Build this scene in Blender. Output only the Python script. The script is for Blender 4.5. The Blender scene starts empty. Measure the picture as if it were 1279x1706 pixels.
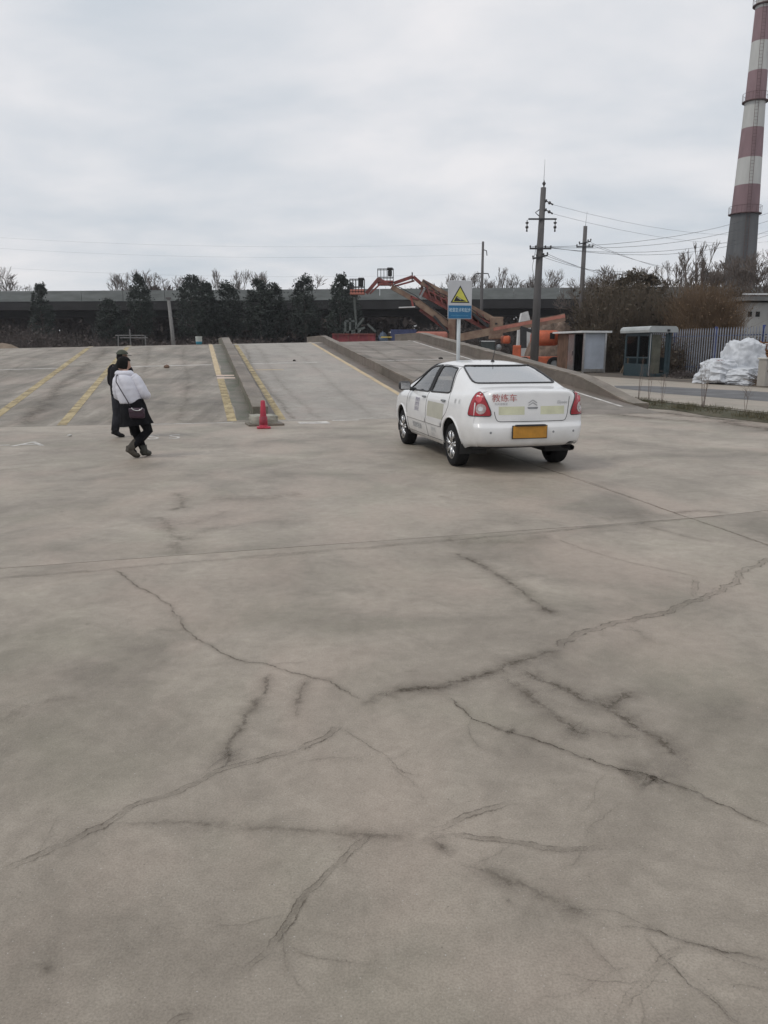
import bpy, bmesh, math, random
import numpy as np
from mathutils import Vector, Matrix
from mathutils.bvhtree import BVHTree

# ------------------------------------------------------------------ camera, sky, sun, exposure
scene = bpy.context.scene
C = scene.collection
CAM_H, PITCH = 1.58, math.radians(12.04)
cd = bpy.data.cameras.new('camera'); cam = bpy.data.objects.new('camera', cd); C.objects.link(cam)
cd.sensor_fit = 'HORIZONTAL'; cd.sensor_width = 36.0; cd.lens = 36.03
cd.clip_start = 0.05; cd.clip_end = 3000
cam.location = (0, 0, CAM_H); cam.rotation_euler = (math.pi/2 - PITCH, 0, 0)
scene.camera = cam

SUN_AZ, SUN_EL = math.radians(-115), math.radians(52)      # behind thin cloud, to the left and a little behind
world = bpy.data.worlds.new('World'); scene.world = world; world.use_nodes = True
nt = world.node_tree; N = nt.nodes; L = nt.links
for n in list(N): N.remove(n)
wout = N.new('ShaderNodeOutputWorld'); wbg = N.new('ShaderNodeBackground'); wbg2 = N.new('ShaderNodeBackground')
sky = N.new('ShaderNodeTexSky'); sky.sky_type = 'NISHITA'; sky.sun_disc = False
sky.sun_elevation = SUN_EL; sky.sun_rotation = SUN_AZ
L.new(sky.outputs[0], wbg.inputs[0]); wbg.inputs[1].default_value = 0.08
tc = N.new('ShaderNodeTexCoord'); sep = N.new('ShaderNodeSeparateXYZ'); L.new(tc.outputs['Generated'], sep.inputs[0])
zz = N.new('ShaderNodeMath'); zz.operation = 'MAXIMUM'; zz.inputs[1].default_value = 0.0; L.new(sep.outputs[2], zz.inputs[0])
za = N.new('ShaderNodeMath'); za.operation = 'ADD'; za.inputs[1].default_value = 0.22; L.new(zz.outputs[0], za.inputs[0])
dx = N.new('ShaderNodeMath'); dx.operation = 'DIVIDE'; L.new(sep.outputs[0], dx.inputs[0]); L.new(za.outputs[0], dx.inputs[1])
dy = N.new('ShaderNodeMath'); dy.operation = 'DIVIDE'; L.new(sep.outputs[1], dy.inputs[0]); L.new(za.outputs[0], dy.inputs[1])
cmb = N.new('ShaderNodeCombineXYZ'); L.new(dx.outputs[0], cmb.inputs[0]); L.new(dy.outputs[0], cmb.inputs[1])
mp = N.new('ShaderNodeMapping'); mp.inputs['Rotation'].default_value = (0, 0, 0.5); mp.inputs['Scale'].default_value = (0.9, 1.15, 1)
L.new(cmb.outputs[0], mp.inputs[0])
cn = N.new('ShaderNodeTexNoise'); cn.inputs['Scale'].default_value = 1.5; cn.inputs['Detail'].default_value = 6
cn.inputs['Roughness'].default_value = 0.52; cn.inputs['Distortion'].default_value = 0.2; L.new(mp.outputs[0], cn.inputs['Vector'])
cr = N.new('ShaderNodeValToRGB'); e = cr.color_ramp.elements
e[0].position = 0.33; e[0].color = (0.58, 0.63, 0.685, 1); e[1].position = 0.66; e[1].color = (0.85, 0.838, 0.85, 1)
L.new(cn.outputs[0], cr.inputs[0]); L.new(cr.outputs[0], wbg2.inputs[0]); wbg2.inputs[1].default_value = 0.96
wmix = N.new('ShaderNodeMixShader'); wmix.inputs[0].default_value = 0.93
L.new(wbg.outputs[0], wmix.inputs[1]); L.new(wbg2.outputs[0], wmix.inputs[2]); L.new(wmix.outputs[0], wout.inputs[0])

sd = bpy.data.lights.new('sun', 'SUN'); sd.energy = 0.9; sd.angle = math.radians(14); sd.color = (1.0, 0.96, 0.9)
so = bpy.data.objects.new('sun', sd); C.objects.link(so); so.location = (-20, -10, 40)
sv = Vector((math.sin(SUN_AZ)*math.cos(SUN_EL), math.cos(SUN_AZ)*math.cos(SUN_EL), math.sin(SUN_EL)))
so.rotation_euler = sv.to_track_quat('Z', 'Y').to_euler()
scene.view_settings.view_transform = 'Standard'; scene.view_settings.look = 'None'
scene.view_settings.exposure = 0.16; scene.view_settings.gamma = 1.0
scene.render.engine = 'CYCLES'
scene.cycles.max_bounces = 6; scene.cycles.transparent_max_bounces = 12

# ------------------------------------------------------------------ helpers
rnd = random.Random(7)
AZ = math.radians(-13.54); SL = 0.0904                       # ramp heading and slope
UD = Vector((math.sin(AZ), math.cos(AZ), 0)); VD = Vector((math.cos(AZ), -math.sin(AZ), 0))
RZ = math.atan2(VD.y, VD.x)                                  # rotation of the ramp frame (x = across, y = up the ramp)
def W(u, v, z=0.0):
    p = UD*u + VD*v
    return Vector((p.x, p.y, z))
def at(px, py, d):                                           # a point d metres ahead of the camera position
    s, c = math.sin(PITCH), math.cos(PITCH)
    ry = 1280*c + (853-py)*s; rz = -1280*s + (853-py)*c
    k = d/ry
    return Vector(((px-639.5)*k, d, CAM_H + rz*k))

def tag(o, label=None, cat=None, group=None, kind=None):
    if label: o['label'] = label
    if cat: o['category'] = cat
    if group: o['group'] = group
    if kind: o['kind'] = kind
    return o
def empty(name, loc=(0, 0, 0), rz=0.0, label=None, cat=None, group=None):
    o = bpy.data.objects.new(name, None); C.objects.link(o)
    o.empty_display_size = 0.2; o.location = loc; o.rotation_euler = (0, 0, rz)
    return tag(o, label, cat, group)
def copy_tree(o, parent=None):
    c = o.copy(); C.objects.link(c); c.parent = parent
    for ch in list(o.children): copy_tree(ch, c)
    return c
def link(name, me, m=None, parent=None, smooth=False):
    o = bpy.data.objects.new(name, me); C.objects.link(o)
    if m is not None and not me.materials: me.materials.append(m)
    if parent is not None: o.parent = parent
    if smooth: me.polygons.foreach_set('use_smooth', [True]*len(me.polygons))
    return o

class MB:
    def __init__(s): s.v = []; s.f = []
    def quad(s, a, b, c, d):
        n = len(s.v); s.v += [tuple(a), tuple(b), tuple(c), tuple(d)]; s.f.append((n, n+1, n+2, n+3)); return s
    def box(s, c, size, rz=0.0, M=None):
        n = len(s.v); hx, hy, hz = size[0]/2, size[1]/2, size[2]/2
        R = M if M is not None else Matrix.Rotation(rz, 3, 'Z'); c = Vector(c)
        for x, y, z in ((-hx,-hy,-hz),(hx,-hy,-hz),(hx,hy,-hz),(-hx,hy,-hz),(-hx,-hy,hz),(hx,-hy,hz),(hx,hy,hz),(-hx,hy,hz)):
            s.v.append(tuple(c + R @ Vector((x, y, z))))
        for q in ((3,2,1,0),(4,5,6,7),(0,1,5,4),(1,2,6,5),(2,3,7,6),(3,0,4,7)): s.f.append(tuple(n+i for i in q))
        return s
    def bbox(s, c, size, b=0.02, rz=0.0):                    # box with chamfered edges
        bm = bmesh.new(); bmesh.ops.create_cube(bm, size=1)
        bmesh.ops.scale(bm, vec=size, verts=bm.verts)
        bmesh.ops.bevel(bm, geom=bm.edges[:], offset=b, segments=2, profile=0.5, affect='EDGES')
        return s.addbm(bm, Matrix.Translation(c) @ Matrix.Rotation(rz, 4, 'Z'))
    def addbm(s, bm, M=Matrix()):
        n = len(s.v); bm.verts.index_update()
        for v in bm.verts: s.v.append(tuple(M @ v.co))
        for f in bm.faces: s.f.append(tuple(n+v.index for v in f.verts))
        bm.free(); return s
    def beam(s, a, b, w, h):                                 # rectangular bar from a to b
        a = Vector(a); b = Vector(b); d = b-a
        y = d.normalized(); x = y.cross(Vector((0, 0, 1)))
        if x.length < 1e-4: x = Vector((1, 0, 0))
        x.normalize(); z = x.cross(y)
        M = Matrix((x, y, z)).transposed()
        return s.box((a+b)/2, (w, d.length, h), M=M)
    def tube(s, pts, r, n=8, cap=True):
        pts = [Vector(p) for p in pts]; rr = r if isinstance(r, (list, tuple)) else [r]*len(pts)
        base = len(s.v); ref = None
        for i, p in enumerate(pts):
            t = (pts[min(i+1, len(pts)-1)] - pts[max(i-1, 0)]).normalized()
            if ref is None:
                ref = t.cross(Vector((0, 0, 1)))
                if ref.length < 1e-3: ref = t.cross(Vector((1, 0, 0)))
            ref = (ref - t*ref.dot(t)).normalized(); o = t.cross(ref)
            for k in range(n):
                a = 2*math.pi*k/n; s.v.append(tuple(p + (ref*math.cos(a)+o*math.sin(a))*rr[i]))
        for i in range(len(pts)-1):
            for k in range(n):
                s.f.append((base+i*n+k, base+i*n+(k+1) % n, base+(i+1)*n+(k+1) % n, base+(i+1)*n+k))
        if cap:
            s.f.append(tuple(base+k for k in reversed(range(n)))); s.f.append(tuple(base+(len(pts)-1)*n+k for k in range(n)))
        return s
    def lathe(s, prof, c=(0, 0, 0), n=24, axis='Z'):         # prof: (radius, height)
        base = len(s.v); c = Vector(c)
        for r, h in prof:
            for k in range(n):
                a = 2*math.pi*k/n; x, y = r*math.cos(a), r*math.sin(a)
                p = (x, y, h) if axis == 'Z' else ((x, h, y) if axis == 'Y' else (h, x, y))
                s.v.append(tuple(c+Vector(p)))
        for i in range(len(prof)-1):
            for k in range(n):
                s.f.append((base+i*n+k, base+i*n+(k+1) % n, base+(i+1)*n+(k+1) % n, base+(i+1)*n+k))
        return s
    def prism(s, poly, f0, f1):                              # polygon (2d) between two placing functions
        n = len(s.v); k = len(poly)
        for p in poly: s.v.append(tuple(f0(*p)))
        for p in poly: s.v.append(tuple(f1(*p)))
        s.f.append(tuple(n+i for i in reversed(range(k)))); s.f.append(tuple(n+k+i for i in range(k)))
        for i in range(k): s.f.append((n+i, n+(i+1) % k, n+k+(i+1) % k, n+k+i))
        return s
    def build(s, name, m=None, parent=None, smooth=False):
        me = bpy.data.meshes.new(name); me.from_pydata(s.v, [], s.f)
        bm = bmesh.new(); bm.from_mesh(me); bmesh.ops.recalc_face_normals(bm, faces=bm.faces[:]); bm.to_mesh(me); bm.free()
        return link(name, me, m, parent, smooth)

def np_mesh(name, V, F):
    V = np.asarray(V, np.float32); F = np.asarray(F, np.int32); k = F.shape[1]
    me = bpy.data.meshes.new(name); me.vertices.add(len(V)); me.vertices.foreach_set('co', V.ravel())
    me.loops.add(F.size); me.loops.foreach_set('vertex_index', F.ravel())
    me.polygons.add(len(F)); me.polygons.foreach_set('loop_start', np.arange(0, F.size, k, dtype=np.int32))
    me.update(calc_edges=True); return me
def seg_mesh(name, segs):                                    # many thin three-sided twigs in one mesh
    S = np.array([tuple(a)+tuple(b)+(r0, r1) for a, b, r0, r1 in segs], float)
    A, B = S[:, :3], S[:, 3:6]; D = B-A; D /= np.maximum(np.linalg.norm(D, axis=1, keepdims=True), 1e-6)
    ref = np.where(np.abs(D[:, 2:3]) > .9, [[1., 0, 0]], [[0, 0, 1.]])
    X = np.cross(D, ref); X /= np.linalg.norm(X, axis=1, keepdims=True); Y = np.cross(D, X)
    n = len(S); V = np.zeros((n, 6, 3))
    for k in range(3):
        a = 2*math.pi*k/3; o = X*math.cos(a)+Y*math.sin(a)
        V[:, k] = A+o*S[:, 6:7]; V[:, 3+k] = B+o*S[:, 7:8]
    b = (np.arange(n)*6)[:, None]
    F = np.concatenate([b+np.array([[k, (k+1) % 3, 3+(k+1) % 3, 3+k]]) for k in range(3)])
    return np_mesh(name, V.reshape(-1, 3), F)
def leaf_mesh(name, P, size, seed, flat=0.0):                # small folded leaf-like quads at the points P
    g = np.random.default_rng(seed); n = len(P); P = np.asarray(P, float)
    X = g.normal(size=(n, 3)); X /= np.linalg.norm(X, axis=1, keepdims=True)
    Y = g.normal(size=(n, 3)); Y -= X*(X*Y).sum(1, keepdims=True); Y /= np.linalg.norm(Y, axis=1, keepdims=True)
    s = size*g.uniform(.6, 1.4, (n, 1)); V = np.stack([P-X*s, P-Y*s*.5, P+X*s, P+Y*s*.5], 1)
    V[:, 1] += g.normal(size=(n, 3))*s*.2
    return np_mesh(name, V.reshape(-1, 3), (np.arange(n)*4)[:, None]+np.arange(4)[None])

# ------------------------------------------------------------------ materials
def srgb(r, g, b):
    f = lambda c: (c/255/12.92) if c/255 <= .04045 else ((c/255+.055)/1.055)**2.4
    return (f(r), f(g), f(b), 1)
def mat(name, col, rough=.7, metal=0.0, var=.25, scale=6.0, bump=0.0, bscale=60.0, col2=None, spec=.5, coat=0.0, stretch=None, emit=None):
    m = bpy.data.materials.new(name); m.use_nodes = True; n = m.node_tree.nodes; l = m.node_tree.links
    p = n['Principled BSDF']; p.inputs['Roughness'].default_value = rough; p.inputs['Metallic'].default_value = metal
    p.inputs['Specular IOR Level'].default_value = spec
    if coat: p.inputs['Coat Weight'].default_value = coat; p.inputs['Coat Roughness'].default_value = .06
    t = n.new('ShaderNodeTexCoord'); mpg = n.new('ShaderNodeMapping'); l.new(t.outputs['Object'], mpg.inputs[0])
    if stretch: mpg.inputs['Scale'].default_value = stretch
    a = n.new('ShaderNodeTexNoise'); a.inputs['Scale'].default_value = scale; a.inputs['Detail'].default_value = 6; a.inputs['Roughness'].default_value = .6
    l.new(mpg.outputs[0], a.inputs['Vector'])
    r = n.new('ShaderNodeValToRGB'); el = r.color_ramp.elements; c = col
    c2 = col2 if col2 else tuple(x*(1-var) for x in c[:3])+(1,)
    c1 = c if col2 else tuple(min(1, x*(1+var*.5)) for x in c[:3])+(1,)
    el[0].position = .36; el[0].color = c2; el[1].position = .64; el[1].color = c1
    l.new(a.outputs[0], r.inputs[0]); l.new(r.outputs[0], p.inputs['Base Color'])
    if bump:
        b = n.new('ShaderNodeBump'); b.inputs['Strength'].default_value = bump; b.inputs['Distance'].default_value = .02
        k = n.new('ShaderNodeTexNoise'); k.inputs['Scale'].default_value = bscale; k.inputs['Detail'].default_value = 5
        l.new(mpg.outputs[0], k.inputs['Vector']); l.new(k.outputs[0], b.inputs['Height']); l.new(b.outputs[0], p.inputs['Normal'])
    return m
def concrete(name, dark, light, tint, moss=0.0, streak=None, seed=0.0):
    """mottled concrete: broad blotches, water-worn streaks, dirt clouds, aggregate speckle"""
    m = bpy.data.materials.new(name); m.use_nodes = True; n = m.node_tree.nodes; l = m.node_tree.links
    p = n['Principled BSDF']; p.inputs['Roughness'].default_value = .6; p.inputs['Specular IOR Level'].default_value = .55
    t = n.new('ShaderNodeTexCoord'); mpg = n.new('ShaderNodeMapping'); l.new(t.outputs['Object'], mpg.inputs[0])
    mpg.inputs['Location'].default_value = (seed, seed*1.7, 0)
    def noise(sc, det, ro, dist=0.0, stretch=None):
        a = n.new('ShaderNodeTexNoise'); a.inputs['Scale'].default_value = sc; a.inputs['Detail'].default_value = det
        a.inputs['Roughness'].default_value = ro; a.inputs['Distortion'].default_value = dist
        if stretch:
            q = n.new('ShaderNodeMapping'); q.inputs['Scale'].default_value = stretch; l.new(mpg.outputs[0], q.inputs[0]); l.new(q.outputs[0], a.inputs['Vector'])
        else: l.new(mpg.outputs[0], a.inputs['Vector'])
        return a.outputs[0]
    def ramp(src, a, b, ca, cb):
        r = n.new('ShaderNodeValToRGB'); r.color_ramp.elements[0].position = a; r.color_ramp.elements[0].color = ca
        r.color_ramp.elements[1].position = b; r.color_ramp.elements[1].color = cb; l.new(src, r.inputs[0]); return r.outputs[0]
    def mixc(kind, fac, a, b):
        x = n.new('ShaderNodeMix'); x.data_type = 'RGBA'; x.blend_type = kind
        if isinstance(fac, float): x.inputs[0].default_value = fac
        else: l.new(fac, x.inputs[0])
        l.new(a, x.inputs[6]); l.new(b, x.inputs[7]); return x.outputs[2]
    w, k = (1, 1, 1, 1), (0, 0, 0, 1)
    c = ramp(noise(.55, 6, .62, .6), .33, .67, dark, light)
    c = mixc('MULTIPLY', .8, c, ramp(noise(2.6, 7, .68, 1.2), .34, .60, (.76, .75, .74, 1), w))
    c = mixc('MIX', ramp(noise(.9, 3, .5, .3), .50, .78, k, (.55, .55, .55, 1)), c, ramp(noise(7, 3, .5), 0, 1, tint, tint))
    c = mixc('MIX', ramp(noise(.7, 4, .55, .5, (1.3, .8, 3.0)), .48, .66, k, (.75, .75, .75, 1)), c, ramp(noise(5, 3, .5), 0, 1, tuple(x*y for x, y in zip(light, (.88, .82, .815, 1))), tuple(x*y for x, y in zip(light, (.92, .87, .865, 1)))))
    if streak: c = mixc('MULTIPLY', .8, c, ramp(noise(1.0, 6, .65, .4, streak), .40, .60, (.52, .50, .47, 1), w))
    c = mixc('MULTIPLY', .55, c, ramp(noise(14, 8, .75, .5), .34, .62, (.70, .69, .67, 1), w))
    c = mixc('MULTIPLY', .85, c, ramp(noise(150, 3, .6), .36, .60, (.74, .73, .72, 1), w))
    if moss: c = mixc('MIX', ramp(noise(1.4, 6, .7, .5), .62-moss*.3, .74-moss*.2, k, (.9, .9, .9, 1)), c, ramp(noise(20, 4, .6), .3, .7, (.035, .045, .022, 1), (.10, .115, .06, 1)))
    c = mixc('MULTIPLY', .8, c, ramp(noise(85, 3, .6), .66, .72, w, (.5, .48, .46, 1)))
    c = mixc('MIX', ramp(noise(120, 2, .5), .69, .75, k, (.6, .6, .6, 1)), c, ramp(noise(3, 1, .5), 0, 1, (.50, .48, .45, 1), (.55, .53, .5, 1)))
    l.new(c, p.inputs['Base Color'])
    b = n.new('ShaderNodeBump'); b.inputs['Strength'].default_value = .35; b.inputs['Distance'].default_value = .01
    l.new(noise(45, 8, .7), b.inputs['Height']); l.new(b.outputs[0], p.inputs['Normal'])
    return m
def paint(name, col, worn, under):
    """road paint, worn through in patches to the concrete below (transparent there)"""
    m = bpy.data.materials.new(name); m.use_nodes = True; n = m.node_tree.nodes; l = m.node_tree.links
    p = n['Principled BSDF']; p.inputs['Roughness'].default_value = .75
    t = n.new('ShaderNodeTexCoord'); a = n.new('ShaderNodeTexNoise'); a.inputs['Scale'].default_value = 3.5; a.inputs['Detail'].default_value = 10; a.inputs['Roughness'].default_value = .78
    l.new(t.outputs['Object'], a.inputs['Vector'])
    r = n.new('ShaderNodeValToRGB'); r.color_ramp.elements[0].position = worn-.12; r.color_ramp.elements[0].color = (.12, .12, .12, 1)
    r.color_ramp.elements[1].position = worn+.12; r.color_ramp.elements[1].color = (1, 1, 1, 1); l.new(a.outputs[0], r.inputs[0])
    q = n.new('ShaderNodeTexNoise'); q.inputs['Scale'].default_value = 2.2; q.inputs['Detail'].default_value = 5; l.new(t.outputs['Object'], q.inputs['Vector'])
    rc = n.new('ShaderNodeValToRGB'); rc.color_ramp.elements[0].position = .35; rc.color_ramp.elements[0].color = under; rc.color_ramp.elements[1].position = .6; rc.color_ramp.elements[1].color = col
    l.new(q.outputs[0], rc.inputs[0]); l.new(rc.outputs[0], p.inputs['Base Color']); l.new(r.outputs[0], p.inputs['Alpha'])
    return m
def crack_mat():
    """UV x = metres along, y = -1..1 across; attribute 'sty' = (strength, soft, double)"""
    m = bpy.data.materials.new('crack_dirt'); m.use_nodes = True; n = m.node_tree.nodes; l = m.node_tree.links
    p = n['Principled BSDF']; p.inputs['Roughness'].default_value = .9; p.inputs['Base Color'].default_value = (.075, .060, .046, 1); p.inputs['Specular IOR Level'].default_value = .1
    uv = n.new('ShaderNodeUVMap'); sp = n.new('ShaderNodeSeparateXYZ'); l.new(uv.outputs[0], sp.inputs[0])
    at_ = n.new('ShaderNodeAttribute'); at_.attribute_name = 'sty'; sa = n.new('ShaderNodeSeparateColor'); l.new(at_.outputs['Color'], sa.inputs[0])
    t = n.new('ShaderNodeTexCoord')
    def M(op, a, b=None, c=None):
        x = n.new('ShaderNodeMath'); x.operation = op; x.use_clamp = op in ('MULTIPLY', 'ADD') and False
        for i, s in enumerate((a, b, c)):
            if s is None: continue
            if isinstance(s, (int, float)): x.inputs[i].default_value = s
            else: l.new(s, x.inputs[i])
        return x.outputs[0]
    def noise(sc, det=4, ro=.6):
        a = n.new('ShaderNodeTexNoise'); a.inputs['Scale'].default_value = sc; a.inputs['Detail'].default_value = det; a.inputs['Roughness'].default_value = ro
        l.new(t.outputs['Object'], a.inputs['Vector']); return a.outputs[0]
    y = M('ADD', sp.outputs[1], M('ADD', M('MULTIPLY', M('SUBTRACT', noise(9, 5, .7), .5), .9), M('MULTIPLY', M('SUBTRACT', noise(38, 4, .7), .5), .55)))
    ay = M('ABSOLUTE', y)
    edge = M('MAXIMUM', M('SUBTRACT', 1.0, M('ABSOLUTE', sp.outputs[1])), 0.0)
    soft = M('MULTIPLY', M('POWER', M('MAXIMUM', M('SUBTRACT', 1.0, ay), 0.0), 1.6), M('MULTIPLY', edge, 1.5))
    pat = n.new('ShaderNodeMapRange'); pat.inputs[1].default_value = .36; pat.inputs[2].default_value = .66; l.new(noise(7, 7, .75), pat.inputs[0])
    soft = M('MULTIPLY', soft, M('ADD', M('MULTIPLY', pat.outputs[0], .9), .1))
    def core(off, w):
        return M('MAXIMUM', M('SUBTRACT', 1.0, M('DIVIDE', M('ABSOLUTE', M('SUBTRACT', y, off)), w)), 0.0)
    brk = n.new('ShaderNodeMapRange'); brk.inputs[1].default_value = .34; brk.inputs[2].default_value = .55; l.new(noise(11, 3, .6), brk.inputs[0])
    one = M('MULTIPLY', core(0, .085), M('SUBTRACT', 1.0, sa.outputs[2]))
    two = M('MULTIPLY', M('MAXIMUM', core(.34, .09), core(-.3, .08)), sa.outputs[2])
    cr_ = M('MULTIPLY', M('MULTIPLY', M('ADD', one, two), brk.outputs[0]), M('SUBTRACT', 1.0, M('MULTIPLY', sa.outputs[1], .45)))
    sf = M('MULTIPLY', soft, M('ADD', M('MULTIPLY', sa.outputs[1], .30), .34))
    al = M('MULTIPLY', M('MINIMUM', M('ADD', cr_, sf), 1.0), sa.outputs[0])
    # fade at both ends of the run
    l.new(M('MULTIPLY', al, .70), p.inputs['Alpha'])
    return m

M_ = {}
M_['lot'] = concrete('lot_concrete', (.225, .195, .156, 1), (.450, .395, .328, 1), (.28, .265, .196, 1))
M_['lot2'] = concrete('lot_concrete_b', (.246, .214, .174, 1), (.465, .410, .343, 1), (.295, .278, .21, 1), seed=13)
M_['rampA'] = concrete('ramp_concrete_worn', (.20, .176, .143, 1), (.445, .40, .34, 1), (.235, .215, .158, 1), streak=(1.6, .22, 1), seed=4)
M_['rampB'] = concrete('ramp_concrete_smooth', (.30, .276, .245, 1), (.44, .405, .36, 1), (.34, .315, .275, 1), seed=9)
M_['rampC'] = concrete('ramp_concrete_old', (.19, .166, .138, 1), (.35, .312, .268, 1), (.19, .165, .13, 1), streak=(.5, .9, 1), seed=21)
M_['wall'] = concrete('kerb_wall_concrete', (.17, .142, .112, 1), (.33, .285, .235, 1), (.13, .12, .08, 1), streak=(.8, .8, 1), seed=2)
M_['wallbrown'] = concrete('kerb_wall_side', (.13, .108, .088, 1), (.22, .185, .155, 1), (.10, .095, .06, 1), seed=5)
M_['mossy'] = concrete('mossy_gutter', (.13, .12, .09, 1), (.22, .20, .165, 1), (.09, .10, .055, 1), moss=.45, seed=31)
M_['road'] = concrete('road_concrete', (.31, .275, .225, 1), (.42, .375, .31, 1), (.30, .26, .21, 1), seed=17)
M_['asphalt'] = mat('old_asphalt', (.135, .135, .138, 1), .9, var=.3, scale=1.2, bump=.4, bscale=90)
M_['soil'] = mat('bare_soil', (.115, .095, .075, 1), .95, var=.45, scale=.7, bump=.8, bscale=12)
M_['base'] = mat('joint_soil', (.05, .043, .035, 1), .95, var=.3)
M_['yellow'] = paint('yellow_road_paint', (.44, .355, .20, 1), .42, (.33, .26, .14, 1))
M_['cream'] = paint('cream_road_paint', (.55, .44, .28, 1), .34, (.46, .36, .23, 1))
M_['pinkw'] = paint('pinkish_white_paint', (.66, .54, .46, 1), .25, (.55, .43, .36, 1))
M_['white'] = paint('worn_white_paint', (.62, .60, .57, 1), .40, (.48, .45, .42, 1))
M_['crack'] = crack_mat()

CRACKS = [
 ([(-1.97,5.38),(-1.63,4.95),(-1.29,4.49),(-1.12,4.18),(-0.94,3.91),(-0.71,3.71),(-0.58,3.67),(-0.40,3.52),(-0.26,3.46),(-0.17,3.36),(-0.08,3.28)], 0.050, 0.80, 0),
 ([(-0.08,3.28),(0.03,3.34),(0.23,3.39),(0.39,3.47),(0.54,3.59),(0.72,3.73),(0.95,3.87)], 0.070, 0.90, 1),
 ([(0.95,3.87),(1.10,4.07),(1.28,4.18),(1.63,4.40),(1.94,4.64),(2.15,4.78),(2.43,5.08),(2.66,5.41),(3.02,5.74)], 0.060, 0.75, 2),
 ([(-1.20,2.08),(-1.10,2.17),(-1.01,2.26),(-0.93,2.34),(-0.85,2.45),(-0.79,2.49),(-0.69,2.58),(-0.60,2.67),(-0.47,2.76),(-0.35,2.83)], 0.035, 0.75, 2),
 ([(-0.35,2.83),(-0.28,2.91),(-0.20,3.03)], 0.040, 1.00, 2),
 ([(-0.19,3.02),(-0.10,2.89),(0.02,2.75),(0.07,2.65),(0.17,2.61)], 0.025, 0.55, 0),
 ([(-0.93,2.34),(-0.78,2.34),(-0.63,2.34),(-0.44,2.31),(-0.24,2.28),(-0.08,2.27),(0.12,2.27)], 0.045, 0.45, 1),
 ([(-0.02,2.31),(-0.10,2.20),(-0.17,2.08),(-0.22,1.99),(-0.26,1.91),(-0.28,1.85),(-0.29,1.80),(-0.31,1.76)], 0.030, 0.85, 2),
 ([(-0.31,1.76),(-0.34,1.74),(-0.37,1.70)], 0.030, 0.50, 2),
 ([(0.13,2.27),(0.25,2.34),(0.33,2.38),(0.48,2.45)], 0.035, 0.75, 2),
 ([(0.13,2.27),(0.28,2.25),(0.41,2.22),(0.56,2.19),(0.64,2.20),(0.77,2.19)], 0.030, 0.80, 2),
 ([(0.13,2.27),(0.19,2.21),(0.22,2.15)], 0.050, 0.90, 1),
 ([(0.22,2.15),(0.30,2.08),(0.43,2.01),(0.54,1.92),(0.64,1.85)], 0.050, 0.50, 1),
 ([(0.64,1.85),(0.73,1.85),(0.79,1.82),(0.88,1.79),(0.95,1.76),(1.03,1.74)], 0.030, 1.00, 0),
 ([(0.71,1.84),(0.74,1.75),(0.78,1.66),(0.82,1.60),(0.85,1.53)], 0.030, 0.90, 0),
 ([(0.83,1.80),(0.72,1.72),(0.63,1.64),(0.59,1.59),(0.53,1.53)], 0.030, 0.60, 2),
 ([(0.29,3.30),(0.38,3.10),(0.51,2.99),(0.64,2.87),(0.76,2.75),(0.87,2.66),(0.95,2.63),(1.04,2.56),(1.13,2.50),(1.20,2.42),(1.31,2.30)], 0.045, 1.00, 0),
 ([(0.51,2.99),(0.56,2.96)], 0.070, 0.90, 1),
 ([(0.89,2.66),(0.96,2.65),(1.03,2.62),(1.05,2.57)], 0.100, 1.00, 1),
 ([(1.02,2.60),(1.01,2.50)], 0.080, 0.50, 1),
 ([(0.67,3.64),(0.79,3.47),(0.89,3.31),(1.00,3.19),(1.06,3.05),(1.10,2.96),(1.14,2.84),(1.18,2.68)], 0.080, 0.75, 1),
 ([(0.99,3.18),(1.08,3.28),(1.18,3.37)], 0.070, 0.70, 1),
 ([(0.56,3.54),(0.65,3.34),(0.72,3.16),(0.79,2.99),(0.91,2.97),(1.08,2.94)], 0.080, 0.60, 1),
 ([(0.77,3.01),(0.87,2.96)], 0.080, 0.85, 1),
 ([(-0.61,2.68),(-0.62,2.87),(-0.61,3.07),(-0.58,3.31),(-0.57,3.58)], 0.050, 0.70, 1),
 ([(-0.61,2.68),(-0.62,2.84)], 0.050, 0.85, 1),
 ([(-0.38,3.07),(-0.40,3.31),(-0.38,3.52)], 0.045, 0.55, 1),
 ([(-0.11,3.27),(-0.02,3.23)], 0.080, 0.80, 1),
 ([(0.52,5.88),(0.68,5.54),(0.84,5.15),(0.92,4.88),(1.05,4.39)], 0.070, 0.70, 1),
 ([(1.45,6.31),(1.69,5.79),(1.95,5.46),(2.20,5.20)], 0.050, 0.45, 0),
 ([(2.21,5.20),(2.06,4.88),(2.03,4.66)], 0.050, 0.40, 2),
 ([(-2.33,8.47),(-2.09,7.86),(-2.08,7.44)], 0.120, 0.50, 1),
 ([(-2.16,7.21),(-1.89,6.60),(-1.69,6.17),(-1.60,5.79)], 0.120, 0.40, 1),
 ([(-1.69,6.17),(-1.61,6.48),(-1.38,6.90)], 0.120, 0.25, 1),
 ([(-0.52,1.53),(-0.49,1.56),(-0.46,1.57)], 0.025, 0.60, 2),
 ([(0.13,2.52),(0.14,2.46)], 0.040, 0.50, 1),
 ([(2.34,6.95),(2.52,6.53),(2.74,6.17)], 0.080, 0.35, 1),
 ([(1.41,4.26),(1.50,3.93)], 0.060, 0.30, 1),
 ([(1.42,4.07),(1.51,4.01)], 0.050, 0.50, 1),
 ([(2.81,7.32),(3.15,7.44),(3.37,7.32)], 0.080, 0.50, 1),
 ([(0.08,3.58),(0.18,3.59)], 0.060, 0.40, 1),
]

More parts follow.
